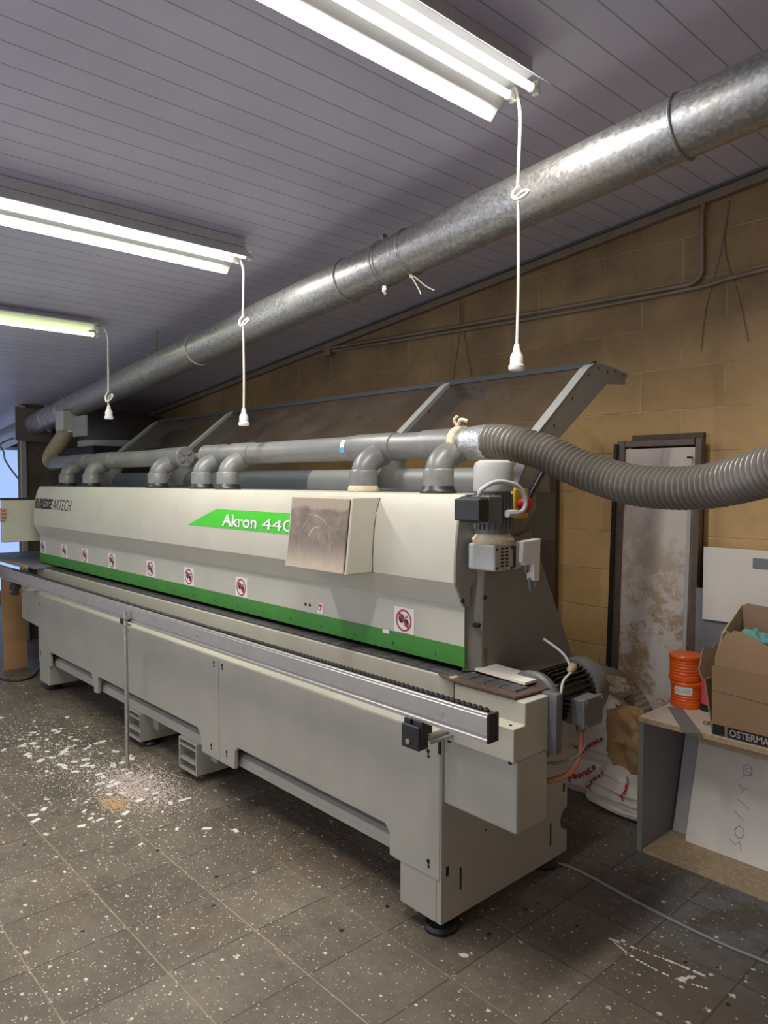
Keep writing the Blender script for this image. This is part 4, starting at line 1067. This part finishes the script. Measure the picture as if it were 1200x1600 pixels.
# orange tubs, one on the other
bx_, by_ = -1.392, 3.02
def tub(z0, label, dx=0, lid=True):
    t = thing('orange_tub', label, 'tub', (bx_ + dx, by_, z0), 'orange plastic tubs')
    b = BM(); pr = [(.001, 0), (.062, 0), (.065, .004), (.065, .022), (.0605, .026)]
    z = .026
    for i in range(6):
        pr += [(.0635, z + .003), (.0635, z + .008), (.061, z + .011)]; z += .0125
    pr += [(.061, .108), (.055, .109), (.001, .109)]
    lathe(b, pr, (bx_ + dx, by_, z0), (0, 0, 1), 40); obj('tub_body', b, 'orange', t, smooth=35)
    b = BM(); lathe(b, [(.061, 0), (.0665, .001), (.067, .012), (.064, .016), (.056, .017), (.001, .015)], (bx_ + dx, by_, z0 + .092), (0, 0, 1), 40); obj('tub_lid', b, 'orange', t, smooth=35)
    return t
t1 = tub(TZ + .0005, 'lower orange plastic tub with white label standing on the shelf top')
tub(TZ + .111, 'upper orange plastic tub with ribbed sides standing on the lower tub', -.008)
b = BM(); n = 10
for i in range(n):
    a0 = -1.95 + 1.15 * i / n; a1 = -1.95 + 1.15 * (i + 1) / n
    quad(b, [(bx_ + .0655 * math.cos(a), by_ + .0655 * math.sin(a), TZ + z) for a, z in ((a0, .058), (a1, .058), (a1, .092), (a0, .092))])
lb = obj('tub_label', b, 'sticker', t1)
b = BM()
for z in (.078, .069):
    for i in range(7):
        a0 = -1.85 + .13 * i; a1 = a0 + .09
        quad(b, [(bx_ + .066 * math.cos(a), by_ + .066 * math.sin(a), TZ + zz) for a, zz in ((a0, z), (a1, z), (a1, z + .003), (a0, z + .003))])
obj('label_print', b, 'pencil', lb)
cn = thing('spray_can', 'red and black can half hidden between orange tubs and cardboard box', 'can', (-1.30, 3.02, TZ))
b = BM(); cyl(b, (-1.30, 3.02, TZ + .03), (-1.30, 3.02, TZ + .14), .030, seg=24); obj('can_body', b, 'pink', cn, smooth=40)
b = BM(); cyl(b, (-1.30, 3.02, TZ + .0005), (-1.30, 3.02, TZ + .03), .0305, seg=24); obj('can_base', b, 'black', cn, smooth=40)
b = BM(); lathe(b, [(.03, 0), (.026, .012), (.012, .014), (.012, .025), (.001, .026)], (-1.30, 3.02, TZ + .14), (0, 0, 1), 20); obj('can_top', b, 'white', cn, smooth=40)
# metal strip lying over the edge
b = BM(); prism(b, [(-1.428, 2.928), (-1.378, 2.952), (-1.192, 2.715), (-1.242, 2.675)], 'z', TZ + .001, TZ + .0045)
tag(obj('metal_strip', b, 'greyboard'), 'flat dark grey strip lying across the shelf top, over its front edge', 'strip')
sc_ = thing('hook_tool', 'small metal key hooks lying on shelf top beside cardboard box', 'tool', (-1.215, 2.845, TZ))
b = BM(); ring(b, (-1.228, 2.835, TZ + .008), (0, 0, 1), .010, .003, 16, 6); tube(b, [(-1.22, 2.842, TZ + .008), (-1.20, 2.87, TZ + .008)], .003, 6); obj('hook', b, 'steel', sc_, smooth=60)
b = BM(); tube(b, [(-1.235, 2.88, TZ + .005), (-1.20, 2.89, TZ + .005)], .003, 6); obj('hook_pin', b, 'steel', sc_)

# cardboard box with torn flaps
cb = thing('cardboard_box', 'worn brown cardboard box with black printed band standing on the shelf', 'box', (-.95, 2.9, TZ))
bx0, bx1, by0, by1, bz0, bz1 = -1.165, -.62, 2.742, 3.06, TZ + .001, TZ + .262
t_ = .006
b = BM()  # walls, slightly flared at the top
def wallq(b, p, q, off, z0, z1, fl):
    (ax, ay), (cx, cy) = p, q; (ox, oy) = off
    A = [(ax, ay, z0), (cx, cy, z0), (cx + ox * fl, cy + oy * fl, z1), (ax + ox * fl, ay + oy * fl, z1)]
    Bq = [(x - ox * t_, y - oy * t_, z) for x, y, z in A]
    A = [b.verts.new(v) for v in A]; Bq = [b.verts.new(v) for v in Bq]
    b.faces.new(A); b.faces.new(Bq)
    for i in range(4): b.faces.new((A[i], A[(i + 1) % 4], Bq[(i + 1) % 4], Bq[i]))
wallq(b, (bx0, by0), (bx1, by0), (0, -1), bz0, bz1, .012)
wallq(b, (bx0, by1), (bx0, by0), (-1, 0), bz0, bz1 - .06, .035)
wallq(b, (bx1, by1), (bx0, by1), (0, 1), bz0, bz1, .0)
wallq(b, (bx1, by0), (bx1, by1), (1, 0), bz0, bz1, .0)
box(b, bx0, bx1, by0, by1, bz0, bz0 + .006)
obj('box_walls', b, 'cardboard', cb)
b = BM()  # left flap, ragged, leaning outwards
lf = [(by0 - .005, bz1 - .062), (by0 - .002, bz1 - .02), (by0 + .03, bz1 + .0), (by0 + .055, bz1 + .022), (by0 + .10, bz1 + .05), (by0 + .16, bz1 + .035), (by0 + .21, bz1 + .045), (by1 - .06, bz1 + .03), (by1 - .005, bz1 + .03), (by1 - .005, bz1 - .062)]
prism(b, lf, 'x', bx0 - .04, bx0 - .034)
bmesh.ops.transform(b, matrix=Matrix.Translation((bx0 - .035, 0, bz1 - .062)) @ Matrix.Rotation(-.42, 4, 'Y') @ Matrix.Translation((-(bx0 - .035), 0, -(bz1 - .062))), verts=b.verts)
obj('side_flap', b, 'cardboard', cb)
b = BM()  # front flap: standing, torn along the top
fl = [(-1.158, bz1 - .004), (-1.16, bz1 + .03), (-1.148, bz1 + .075), (-1.138, bz1 + .122), (-1.128, bz1 + .135), (-1.112, bz1 + .128), (-1.10, bz1 + .139), (-1.075, bz1 + .137), (-1.055, bz1 + .128), (-1.03, bz1 + .122), (-1.0, bz1 + .108), (-.97, bz1 + .098), (-.93, bz1 + .09), (-.85, bz1 + .08), (-.7, bz1 + .08), (-.62, bz1 + .07), (-.62, bz1 - .004)]
prism(b, fl, 'y', by0 - .004, by0 + .002)
bmesh.ops.transform(b, matrix=Matrix.Translation((0, by0, bz1)) @ Matrix.Rotation(-.16, 4, 'X') @ Matrix.Translation((0, -by0, -bz1)), verts=b.verts)
obj('front_flap', b, 'cardboard', cb)
b = BM(); tube(b, [(x, by0 + .016 - .0045, z) for x, z in ((-1.160, bz1 + .03), (-1.148, bz1 + .075), (-1.138, bz1 + .122), (-1.128, bz1 + .133))], .0035, 6); obj('torn_edge', b, 'cardedge', cb)
b = BM(); prism(b, [(-1.15, bz1 - .01), (-.62, bz1 - .01), (-.62, bz1 + .18), (-1.125, bz1 + .215), (-1.15, bz1 + .2)], 'y', by1 - .12, by1 - .114); obj('rear_flap', b, 'cardin', cb)
b = BM(); prism(b, [(by0 + .012, bz1 - .02), (by0 + .03, bz1 + .12), (by1 - .12, bz1 + .205), (by1 - .115, bz1 - .02)], 'x', -1.150, -1.144); obj('inner_flap', b, 'cardedge', cb)
# printed band
b = BM(); yf = by0 - .0022
quad(b, [(-1.162, yf, TZ + .004), (-1.117, yf, TZ + .004), (-1.117, yf, TZ + .042), (-1.162, yf, TZ + .042)])
quad(b, [(-1.108, yf, TZ + .004), (-.70, yf, TZ + .004), (-.70, yf, TZ + .042), (-1.108, yf, TZ + .042)])
pb = obj('printed_band', b, 'ink', cb)
obj('lettering', text_on('OSTERMANN', lambda s, t: (-1.100 + .185 * s, yf - .001, TZ + .010 + .026 * t), .02), 'ost', pb)
b = BM()
for z in (bz0 + .17,): tube(b, spline([(-1.16, by0 - .0085, z), (-1.05, by0 - .0085, z - .004), (-.9, by0 - .009, z - .012), (-.65, by0 - .009, z - .015)]), .002, 6)
obj('crease', b, 'cardin', cb)
# cloths stuffed in the box
def lump(name, c, s, m, seed, label, cat, freq=3.0, amp=.3, cut=None):
    random.seed(seed); b = BM()
    bmesh.ops.create_icosphere(b, subdivisions=4, radius=1)
    from mathutils import noise as mn
    for v in b.verts:
        p = v.co.copy(); k = 1 + amp * mn.noise(p * freq + Vector((seed, 0, 0))) + amp * .5 * mn.noise(p * freq * 2.3 + Vector((0, seed, 0)))
        v.co = Vector((p.x * s[0] * k + c[0], p.y * s[1] * k + c[1], max(p.z * s[2] * k + c[2], cut if cut is not None else -1e9)))
    o = obj(name, b, m, smooth=180)
    if label: tag(o, label, cat)
    return o
lump('cloth', (-1.06, 2.83, bz1 + .075), (.075, .05, .055), 'clothg', 3, 'green cloth bundled in the cardboard box', 'cloth', 2.2, .5)
lump('cloth', (-.92, 2.85, bz1 + .075), (.10, .06, .065), 'clothb', 8, 'blue cloth bundled in the cardboard box', 'cloth', 2.2, .5)

# ------------------------------------------------------------------ sacks beside the machine
from mathutils import noise as mnoise
def sack(name, base, w, d, h, ang, lean_, label, words, seed, top=.55):
    """a full sack: pillow section narrowing to a gathered top"""
    t = thing(name, label, 'sack', base)
    b = BM(); nz, na = 60, 72; rings_ = []
    def P(u, a, off=0.0):
        z = h * u
        prof = (1 - (1 - min(u / .16, 1)) ** 2 * .45) * (1 - max(0, (u - top) / (1 - top)) ** 1.5 * .72)
        ca, sa = math.cos(a), math.sin(a)
        e = .72
        x = math.copysign(abs(ca) ** e, ca) * w * prof; y = math.copysign(abs(sa) ** e, sa) * d * prof
        q = Vector((ca * 1.5, sa * 1.5, u * 9 + seed))
        wr = .010 * mnoise.noise(Vector((ca * .9, sa * .9, u * 16 + seed))) + .007 * abs(mnoise.noise(Vector((ca * 1.6, sa * 1.6, u * 38 + ca * 3 + seed)))) + .020 * mnoise.noise(q * .8) + off
        x += wr * ca; y += wr * sa
        x2 = x * math.cos(ang) - y * math.sin(ang); y2 = x * math.sin(ang) + y * math.cos(ang)
        return Vector((base[0] + x2 + lean_[0] * u * u, base[1] + y2 + lean_[1] * u * u, base[2] + max(z + .012 * mnoise.noise(q) * u, 0)))
    for k in range(nz + 1):
        rings_.append([b.verts.new(P(k / nz, 2 * PI * i / na)) for i in range(na)])
    for k in range(nz):
        for i in range(na): b.faces.new((rings_[k][i], rings_[k][(i + 1) % na], rings_[k + 1][(i + 1) % na], rings_[k + 1][i]))
    b.faces.new(rings_[0][::-1]); b.faces.new(rings_[-1])
    body_ = obj('sack_body', b, 'sack', t, smooth=60)
    for (u0, a0, size, rot) in words:
        bm1 = text_bm('Jowat', .03, 0); wd = size; hg = size * .34
        def place(bm1, s_off, wd):
            for v in bm1.verts:
                s = (v.co.x * wd + s_off); tt = v.co.y * hg
                ds = s * math.cos(rot) - tt * math.sin(rot); dzz = s * math.sin(rot) + tt * math.cos(rot)
                v.co = P(u0 + dzz / h, a0 + ds / (w * 1.0), .006)
            bmesh.ops.subdivide_edges
        place(bm1, 0, wd); obj('lettering', bm1, 'ribbon', body_)
        bm2 = text_bm('s', .06, 0); hg = size * .26; place(bm2, wd * 1.04, wd * .17); obj('lettering', bm2, 'ribbong', body_)
    return t
# angles: the camera looks from -y,+x side ; a about -1.2 rad faces it
sack('glue_sack', (-1.93, 3.12, 0), .235, .125, .50, .12, (.05, .02), 'taller white sack with red lettering standing between machine and metal door', [(.42, -1.52, .10, .8), (.12, -1.62, .105, .8), (.72, -.95, .10, .8), (.8, -1.75, .1, .5)], 2.0, .7)
sack('glue_sack', (-1.69, 3.07, 0), .20, .13, .20, -.30, (-.02, .01), 'lower white sack with red lettering slumped against grey side of shelf unit', [(.30, -1.85, .085, 1.15), (.42, -1.15, .09, .8)], 7.0, .5)
def crumple(name, c, sc, m, seed, label, amp=.35):
    b = BM(); bmesh.ops.create_icosphere(b, subdivisions=5, radius=1)
    for v in b.verts:
        p = v.co.copy(); q = p * 1.5 + Vector((seed, seed * 2, 0))
        d = mnoise.voronoi(q)[0]; d2 = mnoise.voronoi(q * 2.3)[0]
        k = 1 - amp * (d[1] - d[0]) * 1.2 + amp * .35 - amp * .5 * (d2[1] - d2[0]) + .35 * mnoise.noise(q * .8)
        v.co = Vector((p.x * sc[0] * k + c[0], p.y * sc[1] * k + c[1], p.z * sc[2] * k + c[2]))
    return tag(obj(name, b, m, smooth=35), label, 'paper')
crumple('crumpled_paper', (-1.67, 3.10, .30), (.15, .085, .16), 'kraft', 5, 'crumpled brown paper lying on the lower sack beside shelf unit')
crumple('crumpled_paper', (-1.80, 3.15, .525), (.075, .05, .045), 'cardedge', 9, 'pale torn paper on top of the taller sack')
b = BM(); ribbed(b, spline([(-2.05, 3.27, .50), (-1.96, 3.26, .53), (-1.85, 3.26, .515), (-1.76, 3.25, .45), (-1.70, 3.245, .36), (-1.67, 3.24, .2), (-1.66, 3.24, .02)], 10), .055, .024, .006, 24)
tag(obj('ribbed_hose', b, 'hoseT', smooth=70), 'tan ribbed hose curving down behind the white sacks', 'hose')

# ------------------------------------------------------------------ floor things
b = BM(); tube(b, spline([(-1.62, 2.40, .006), (-1.5, 2.412, .006), (-1.25, 2.382, .006), (-1.016, 2.367, .006), (-.822, 2.378, .006), (-.4, 2.42, .006), (.4, 2.5, .006)], 10), .006, 8)
tag(obj('floor_cable', b, 'greyp', smooth=70), 'grey cable lying across dark tiles from the machine to right edge', 'cable')
b = BM(); tube(b, spline([(-6.7, 1.45, .008), (-6.2, 1.52, .008), (-5.95, 1.56, .008), (-5.82, 1.63, .008), (-5.85, 1.74, .008), (-6.0, 1.85, .03), (-6.1, 1.95, .12)], 10), .008, 8)
tag(obj('floor_cable', b, 'black', smooth=70), 'black cable curling on the floor at far left of the machine', 'cable')
b = BM(); prism(b, [(1.655, 0), (1.83, 0), (1.82, .78), (1.645, .8)], 'x', -6.25, -6.232)
tag(obj('wooden_plank', b, 'plank'), 'orange wooden plank standing upright at far left under the table', 'plank')
b = BM(); prism(b, [(1.55, 0), (1.66, 0), (1.65, .80), (1.55, .82)], 'x', -6.40, -6.38)
tag(obj('wooden_plank', b, 'dkbrown'), 'dark reddish plank behind the orange plank at left edge', 'plank')
cbx = thing('dark_crate', 'dark red crate on the floor behind left end of the machine', 'crate', (-6.1, 2.02, 0))
b = BM(); box(b, -6.3, -5.9, 1.93, 2.2, 0, .38, .004); obj('crate_body', b, 'dkbrown', cbx)
b = BM(); box(b, -6.28, -5.92, 1.95, 2.18, .38, .40); obj('crate_lid', b, 'greyp', cbx)
# dust drum and dark cabinet at the far end
dd = thing('dust_collector', 'dark dust collector with wide drum in the far back corner', 'dust collector', (-6.75, 2.85, 0))
b = BM(); box(b, -7.2, -6.35, 2.42, 3.3, 0, 1.80, .01); obj('cabinet', b, 'navy', dd)
b = BM(); cyl(b, (-6.78, 2.87, 1.80), (-6.78, 2.87, 1.86), .40, seg=40); obj('drum_rim', b, 'motorl', dd, smooth=40)
b = BM(); lathe(b, [(.39, 0), (.39, .2), (.36, .24), (.001, .25)], (-6.78, 2.87, 1.861), (0, 0, 1), 40); obj('drum', b, mat('dark_drum', (.06, .052, .045), .6, .2, .1, 6), dd, smooth=40)
b = BM(); box(b, -6.48, -6.27, 3.0, 3.012, 1.93, 2.03, .002); tag(obj('wall_plate', b, 'palegrey'), 'small pale plate near the ceiling above left end of raised guard', 'plate')
b = BM(); tube(b, spline([(-7.5, 2.12, dz(-7.5) - .08), (-7.5, 2.0, 1.84), (-7.5, 2.025, 1.76), (-7.5, 2.035, 1.69), (-7.5, 2.10, 1.58), (-7.5, 2.165, 1.49)], 8), .008, 6)
tag(obj('loose_strap', b, 'greyp', smooth=60), 'loose dark strap dangling in front of the bright blue pane', 'strap')

# chips of laminate scattered on the tiles
random.seed(21); chip0 = None; n = 0
spots = []
while len(spots) < 120:
    if random.random() < .75: x, y = random.gauss(-3.95, .45), random.gauss(1.40, .13)
    else: x, y = random.uniform(-5.2, -2.6), random.uniform(.85, 1.62)
    if y > 1.66 or y < .8 or x > -2.5: continue
    spots.append((x, y))
for (x, y) in spots:
    if chip0 is None:
        b = BM(); prism(b, [(-.016, -.011), (.015, -.012), (.017, .009), (-.013, .012)], 'z', 0, .0022)
        chip0 = obj('laminate_chip', b, 'flake'); tag(chip0, 'small square white laminate chip scattered on floor in front of machine', 'chip', 'white chips on the floor'); c = chip0
    else:
        c = chip0.copy(); COL.objects.link(c)
    s = random.uniform(.55, 1.45); c.location = (x, y, .0003); c.rotation_euler = (0, 0, random.uniform(0, 6.28)); c.scale = (s, s * random.uniform(.5, 1), 1); c['_w'] = (x, y, 0)
def flakes(name, n, cx, cy, sx, sy, size, m, label, seed, cat):
    random.seed(seed); b = BM()
    for i in range(n):
        x, y = random.gauss(cx, sx), random.gauss(cy, sy)
        if y > 1.80: continue
        s = size * random.uniform(.4, 1.3); a = random.uniform(0, 6.28); h = random.uniform(.0005, .003)
        p = [(x + s * math.cos(a + k * 2.1), y + s * math.sin(a + k * 2.1)) for k in range(3)]
        A = [b.verts.new((q[0], q[1], .0006)) for q in p]; top = b.verts.new((x, y, .001 + h))
        for k in range(3): b.faces.new((A[k], A[(k + 1) % 3], top))
    tag(obj(name, b, m), label, cat, kind='stuff')
flakes('sawdust', 5200, -3.42, 1.50, .17, .085, .0042, mat('pinkish_dust', (.6, .5, .44), .85), 'pale dust and splinters spread on floor beside the upright steel rod', 3, 'sawdust')
flakes('wood_shavings', 650, -3.30, 1.335, .055, .028, .005, 'shav', 'orange wood shavings in small heap on the tiles', 6, 'shavings')
flakes('paint_crumbs', 1800, -3.9, 1.36, .5, .16, .004, 'flake', 'white crumbs scattered over the tiles in front of machine', 11, 'crumbs')
b = BM()
random.seed(5)
def mark(pts, w):
    q = resample(spline(pts, 10), .012)
    for p in q:
        if random.random() < .78:
            s = w * random.uniform(.5, 1.2); a = random.uniform(0, 6.28)
            vs_ = [b.verts.new((p.x + s * math.cos(a + k * PI / 3) * 1.3, p.y + s * math.sin(a + k * PI / 3), .0006 + random.random() * .0002)) for k in range(6)]
            b.faces.new(vs_)
mark([(-1.22, 2.13, 0), (-1.12, 2.15, 0), (-1.02, 2.17, 0), (-.93, 2.18, 0)], .006)
mark([(-1.22, 2.13, 0), (-1.12, 2.10, 0), (-1.0, 2.10, 0), (-.9, 2.13, 0)], .005)
mark([(-.98, 2.1, 0), (-.95, 2.16, 0)], .008); mark([(-.80, 2.45, 0), (-.77, 2.50, 0), (-.74, 2.49, 0)], .009)
tag(obj('paint_mark', b, 'paintmark'), 'worn white paint outline on the dark tiles at lower right', 'paint mark', kind='stuff')

# ------------------------------------------------------------------ person at the left edge, only fingers reach into view
ps = thing('person', 'person in dark clothes at left edge gripping the control panel with one hand', 'person', (-6.45, 1.13, 0))
def skin(name, verts, edges, radii, m, parent, sub=2, root=0):
    me = bpy.data.meshes.new(name); o0 = Vector(verts[root])
    me.from_pydata([Vector(v) - o0 for v in verts], edges, []); me.update()
    o = bpy.data.objects.new(name, me); COL.objects.link(o)
    sk = o.modifiers.new('skin', 'SKIN'); sk.use_smooth_shade = True
    for i, r in enumerate(radii):
        me.skin_vertices[0].data[i].radius = (r, r) if not isinstance(r, tuple) else r
    me.skin_vertices[0].data[root].use_root = True
    sb = o.modifiers.new('sub', 'SUBSURF'); sb.levels = sub; sb.render_levels = sub
    me.materials.append(M[m]); o['_w'] = o0[:]
    o.parent = parent; o.location = o0 - Vector(parent['_w'])
    return o
px, py = -6.45, 1.13
bodyv = [(px, py, .95), (px, py, 1.15), (px, py, 1.36), (px + .02, py, 1.46), (px + .03, py, 1.52),
         (px - .02, py - .10, .92), (px, py - .11, .50), (px - .02, py - .11, .09), (px + .12, py - .11, .04),
         (px - .02, py + .10, .92), (px, py + .11, .50), (px - .02, py + .11, .09), (px + .12, py + .11, .04),
         (px, py - .19, 1.40), (px + .02, py - .24, 1.13), (px + .12, py - .24, .90),
         (px, py + .18, 1.40), (px + .18, py + .27, 1.18), (px + .42, py + .355, 1.215), (px + .475, py + .385, 1.225),
         (px + .04, py, 1.60), (px + .05, py, 1.70)]
bodye = [(0, 1), (1, 2), (2, 3), (3, 4), (0, 5), (5, 6), (6, 7), (7, 8), (0, 9), (9, 10), (10, 11), (11, 12), (2, 13), (13, 14), (14, 15), (2, 16), (16, 17), (17, 18), (18, 19), (4, 20), (20, 21)]
bodyr = [(.15, .11), (.13, .1), (.16, .11), .065, .055, .085, .058, .042, .035, .085, .058, .042, .035, .06, .043, .03, .06, .043, .028, (.036, .022), .085, .075]
# fingers curl round the panel edge onto its front face (x = -5.925)
hv = len(bodyv)
bv = list(bodyv); be = list(bodye); br2 = list(bodyr)
obj_body = skin('body', bv, be, br2, 'skin', ps)
for k, (zf, L) in enumerate(((1.282, .026), (1.257, .032), (1.230, .030), (1.205, .022))):
    skin('finger', [(-5.985, 1.515, 1.225 + (zf - 1.225) * .6), (-5.955, 1.545, zf), (-5.918, 1.562, zf), (-5.914, 1.578 + L * .3, zf), (-5.915, 1.578 + L, zf - .002)], [(0, 1), (1, 2), (2, 3), (3, 4)], [.011, .0105, .010, .0095, .0085], 'skin', obj_body)
skin('thumb', [(-5.99, 1.51, 1.25), (-5.985, 1.555, 1.27), (-5.985, 1.59, 1.285)], [(0, 1), (1, 2)], [.013, .011, .01], 'skin', obj_body)
jv = bodyv[0:4] + bodyv[13:19]
skin('jacket', [bodyv[i] for i in (0, 1, 2, 3, 13, 14, 15, 16, 17)] + [(px + .40, py + .348, 1.212)], [(0, 1), (1, 2), (2, 3), (2, 4), (4, 5), (5, 6), (2, 7), (7, 8), (8, 9)], [(.18, .14), (.165, .13), (.185, .135), .075, .075, .056, .045, .075, .056, .042], 'shirt', ps)
skin('trousers', [bodyv[i] for i in (0, 5, 6, 7, 9, 10, 11)], [(0, 1), (1, 2), (2, 3), (0, 4), (4, 5), (5, 6)], [(.162, .122), .098, .07, .055, .098, .07, .055], 'trous', ps)
for sgn in (-1, 1):
    skin('shoe', [(px - .03, py + sgn * .11, .05), (px + .06, py + sgn * .11, .045), (px + .15, py + sgn * .11, .04)], [(0, 1), (1, 2)], [(.055, .05), (.055, .045), (.045, .035)], 'black', ps)
skin('hair', [(px + .0, py, 1.62), (px + .02, py, 1.72), (px + .06, py, 1.765)], [(0, 1), (1, 2)], [.075, .085, .06], 'hairm', ps)

# ------------------------------------------------------------------ daylight, world, camera
w = bpy.data.worlds.new('world'); SC.world = w; w.use_nodes = True
bg = w.node_tree.nodes['Background']; bg.inputs[0].default_value = (.87, .89, 1.0, 1); bg.inputs[1].default_value = .68

cam = bpy.data.cameras.new('camera'); co = bpy.data.objects.new('camera', cam); COL.objects.link(co)
A_, P_, R_ = 0.82877139, 0.04234823, 0.00206334
f = Vector((-math.sin(A_) * math.cos(P_), math.cos(A_) * math.cos(P_), -math.sin(P_)))
s = Vector((math.cos(A_), math.sin(A_), 0)); u = s.cross(f)
s2 = s * math.cos(R_) + u * math.sin(R_); u2 = -s * math.sin(R_) + u * math.cos(R_)
Mx = Matrix((s2, u2, -f)).transposed().to_4x4(); Mx.translation = (0, 0, 1.5)
co.matrix_world = Mx
cam.sensor_fit = 'VERTICAL'; cam.sensor_height = 24; cam.lens = 1143.11 / 1600 * 24; cam.clip_start = .02
SC.camera = co
SC.view_settings.view_transform = 'Standard'; SC.view_settings.look = 'None'; SC.view_settings.gamma = 1
SC.view_settings.exposure = .8; SC.view_settings.use_curve_mapping = False
for o in bpy.data.objects:
    if '_w' in o: del o['_w']
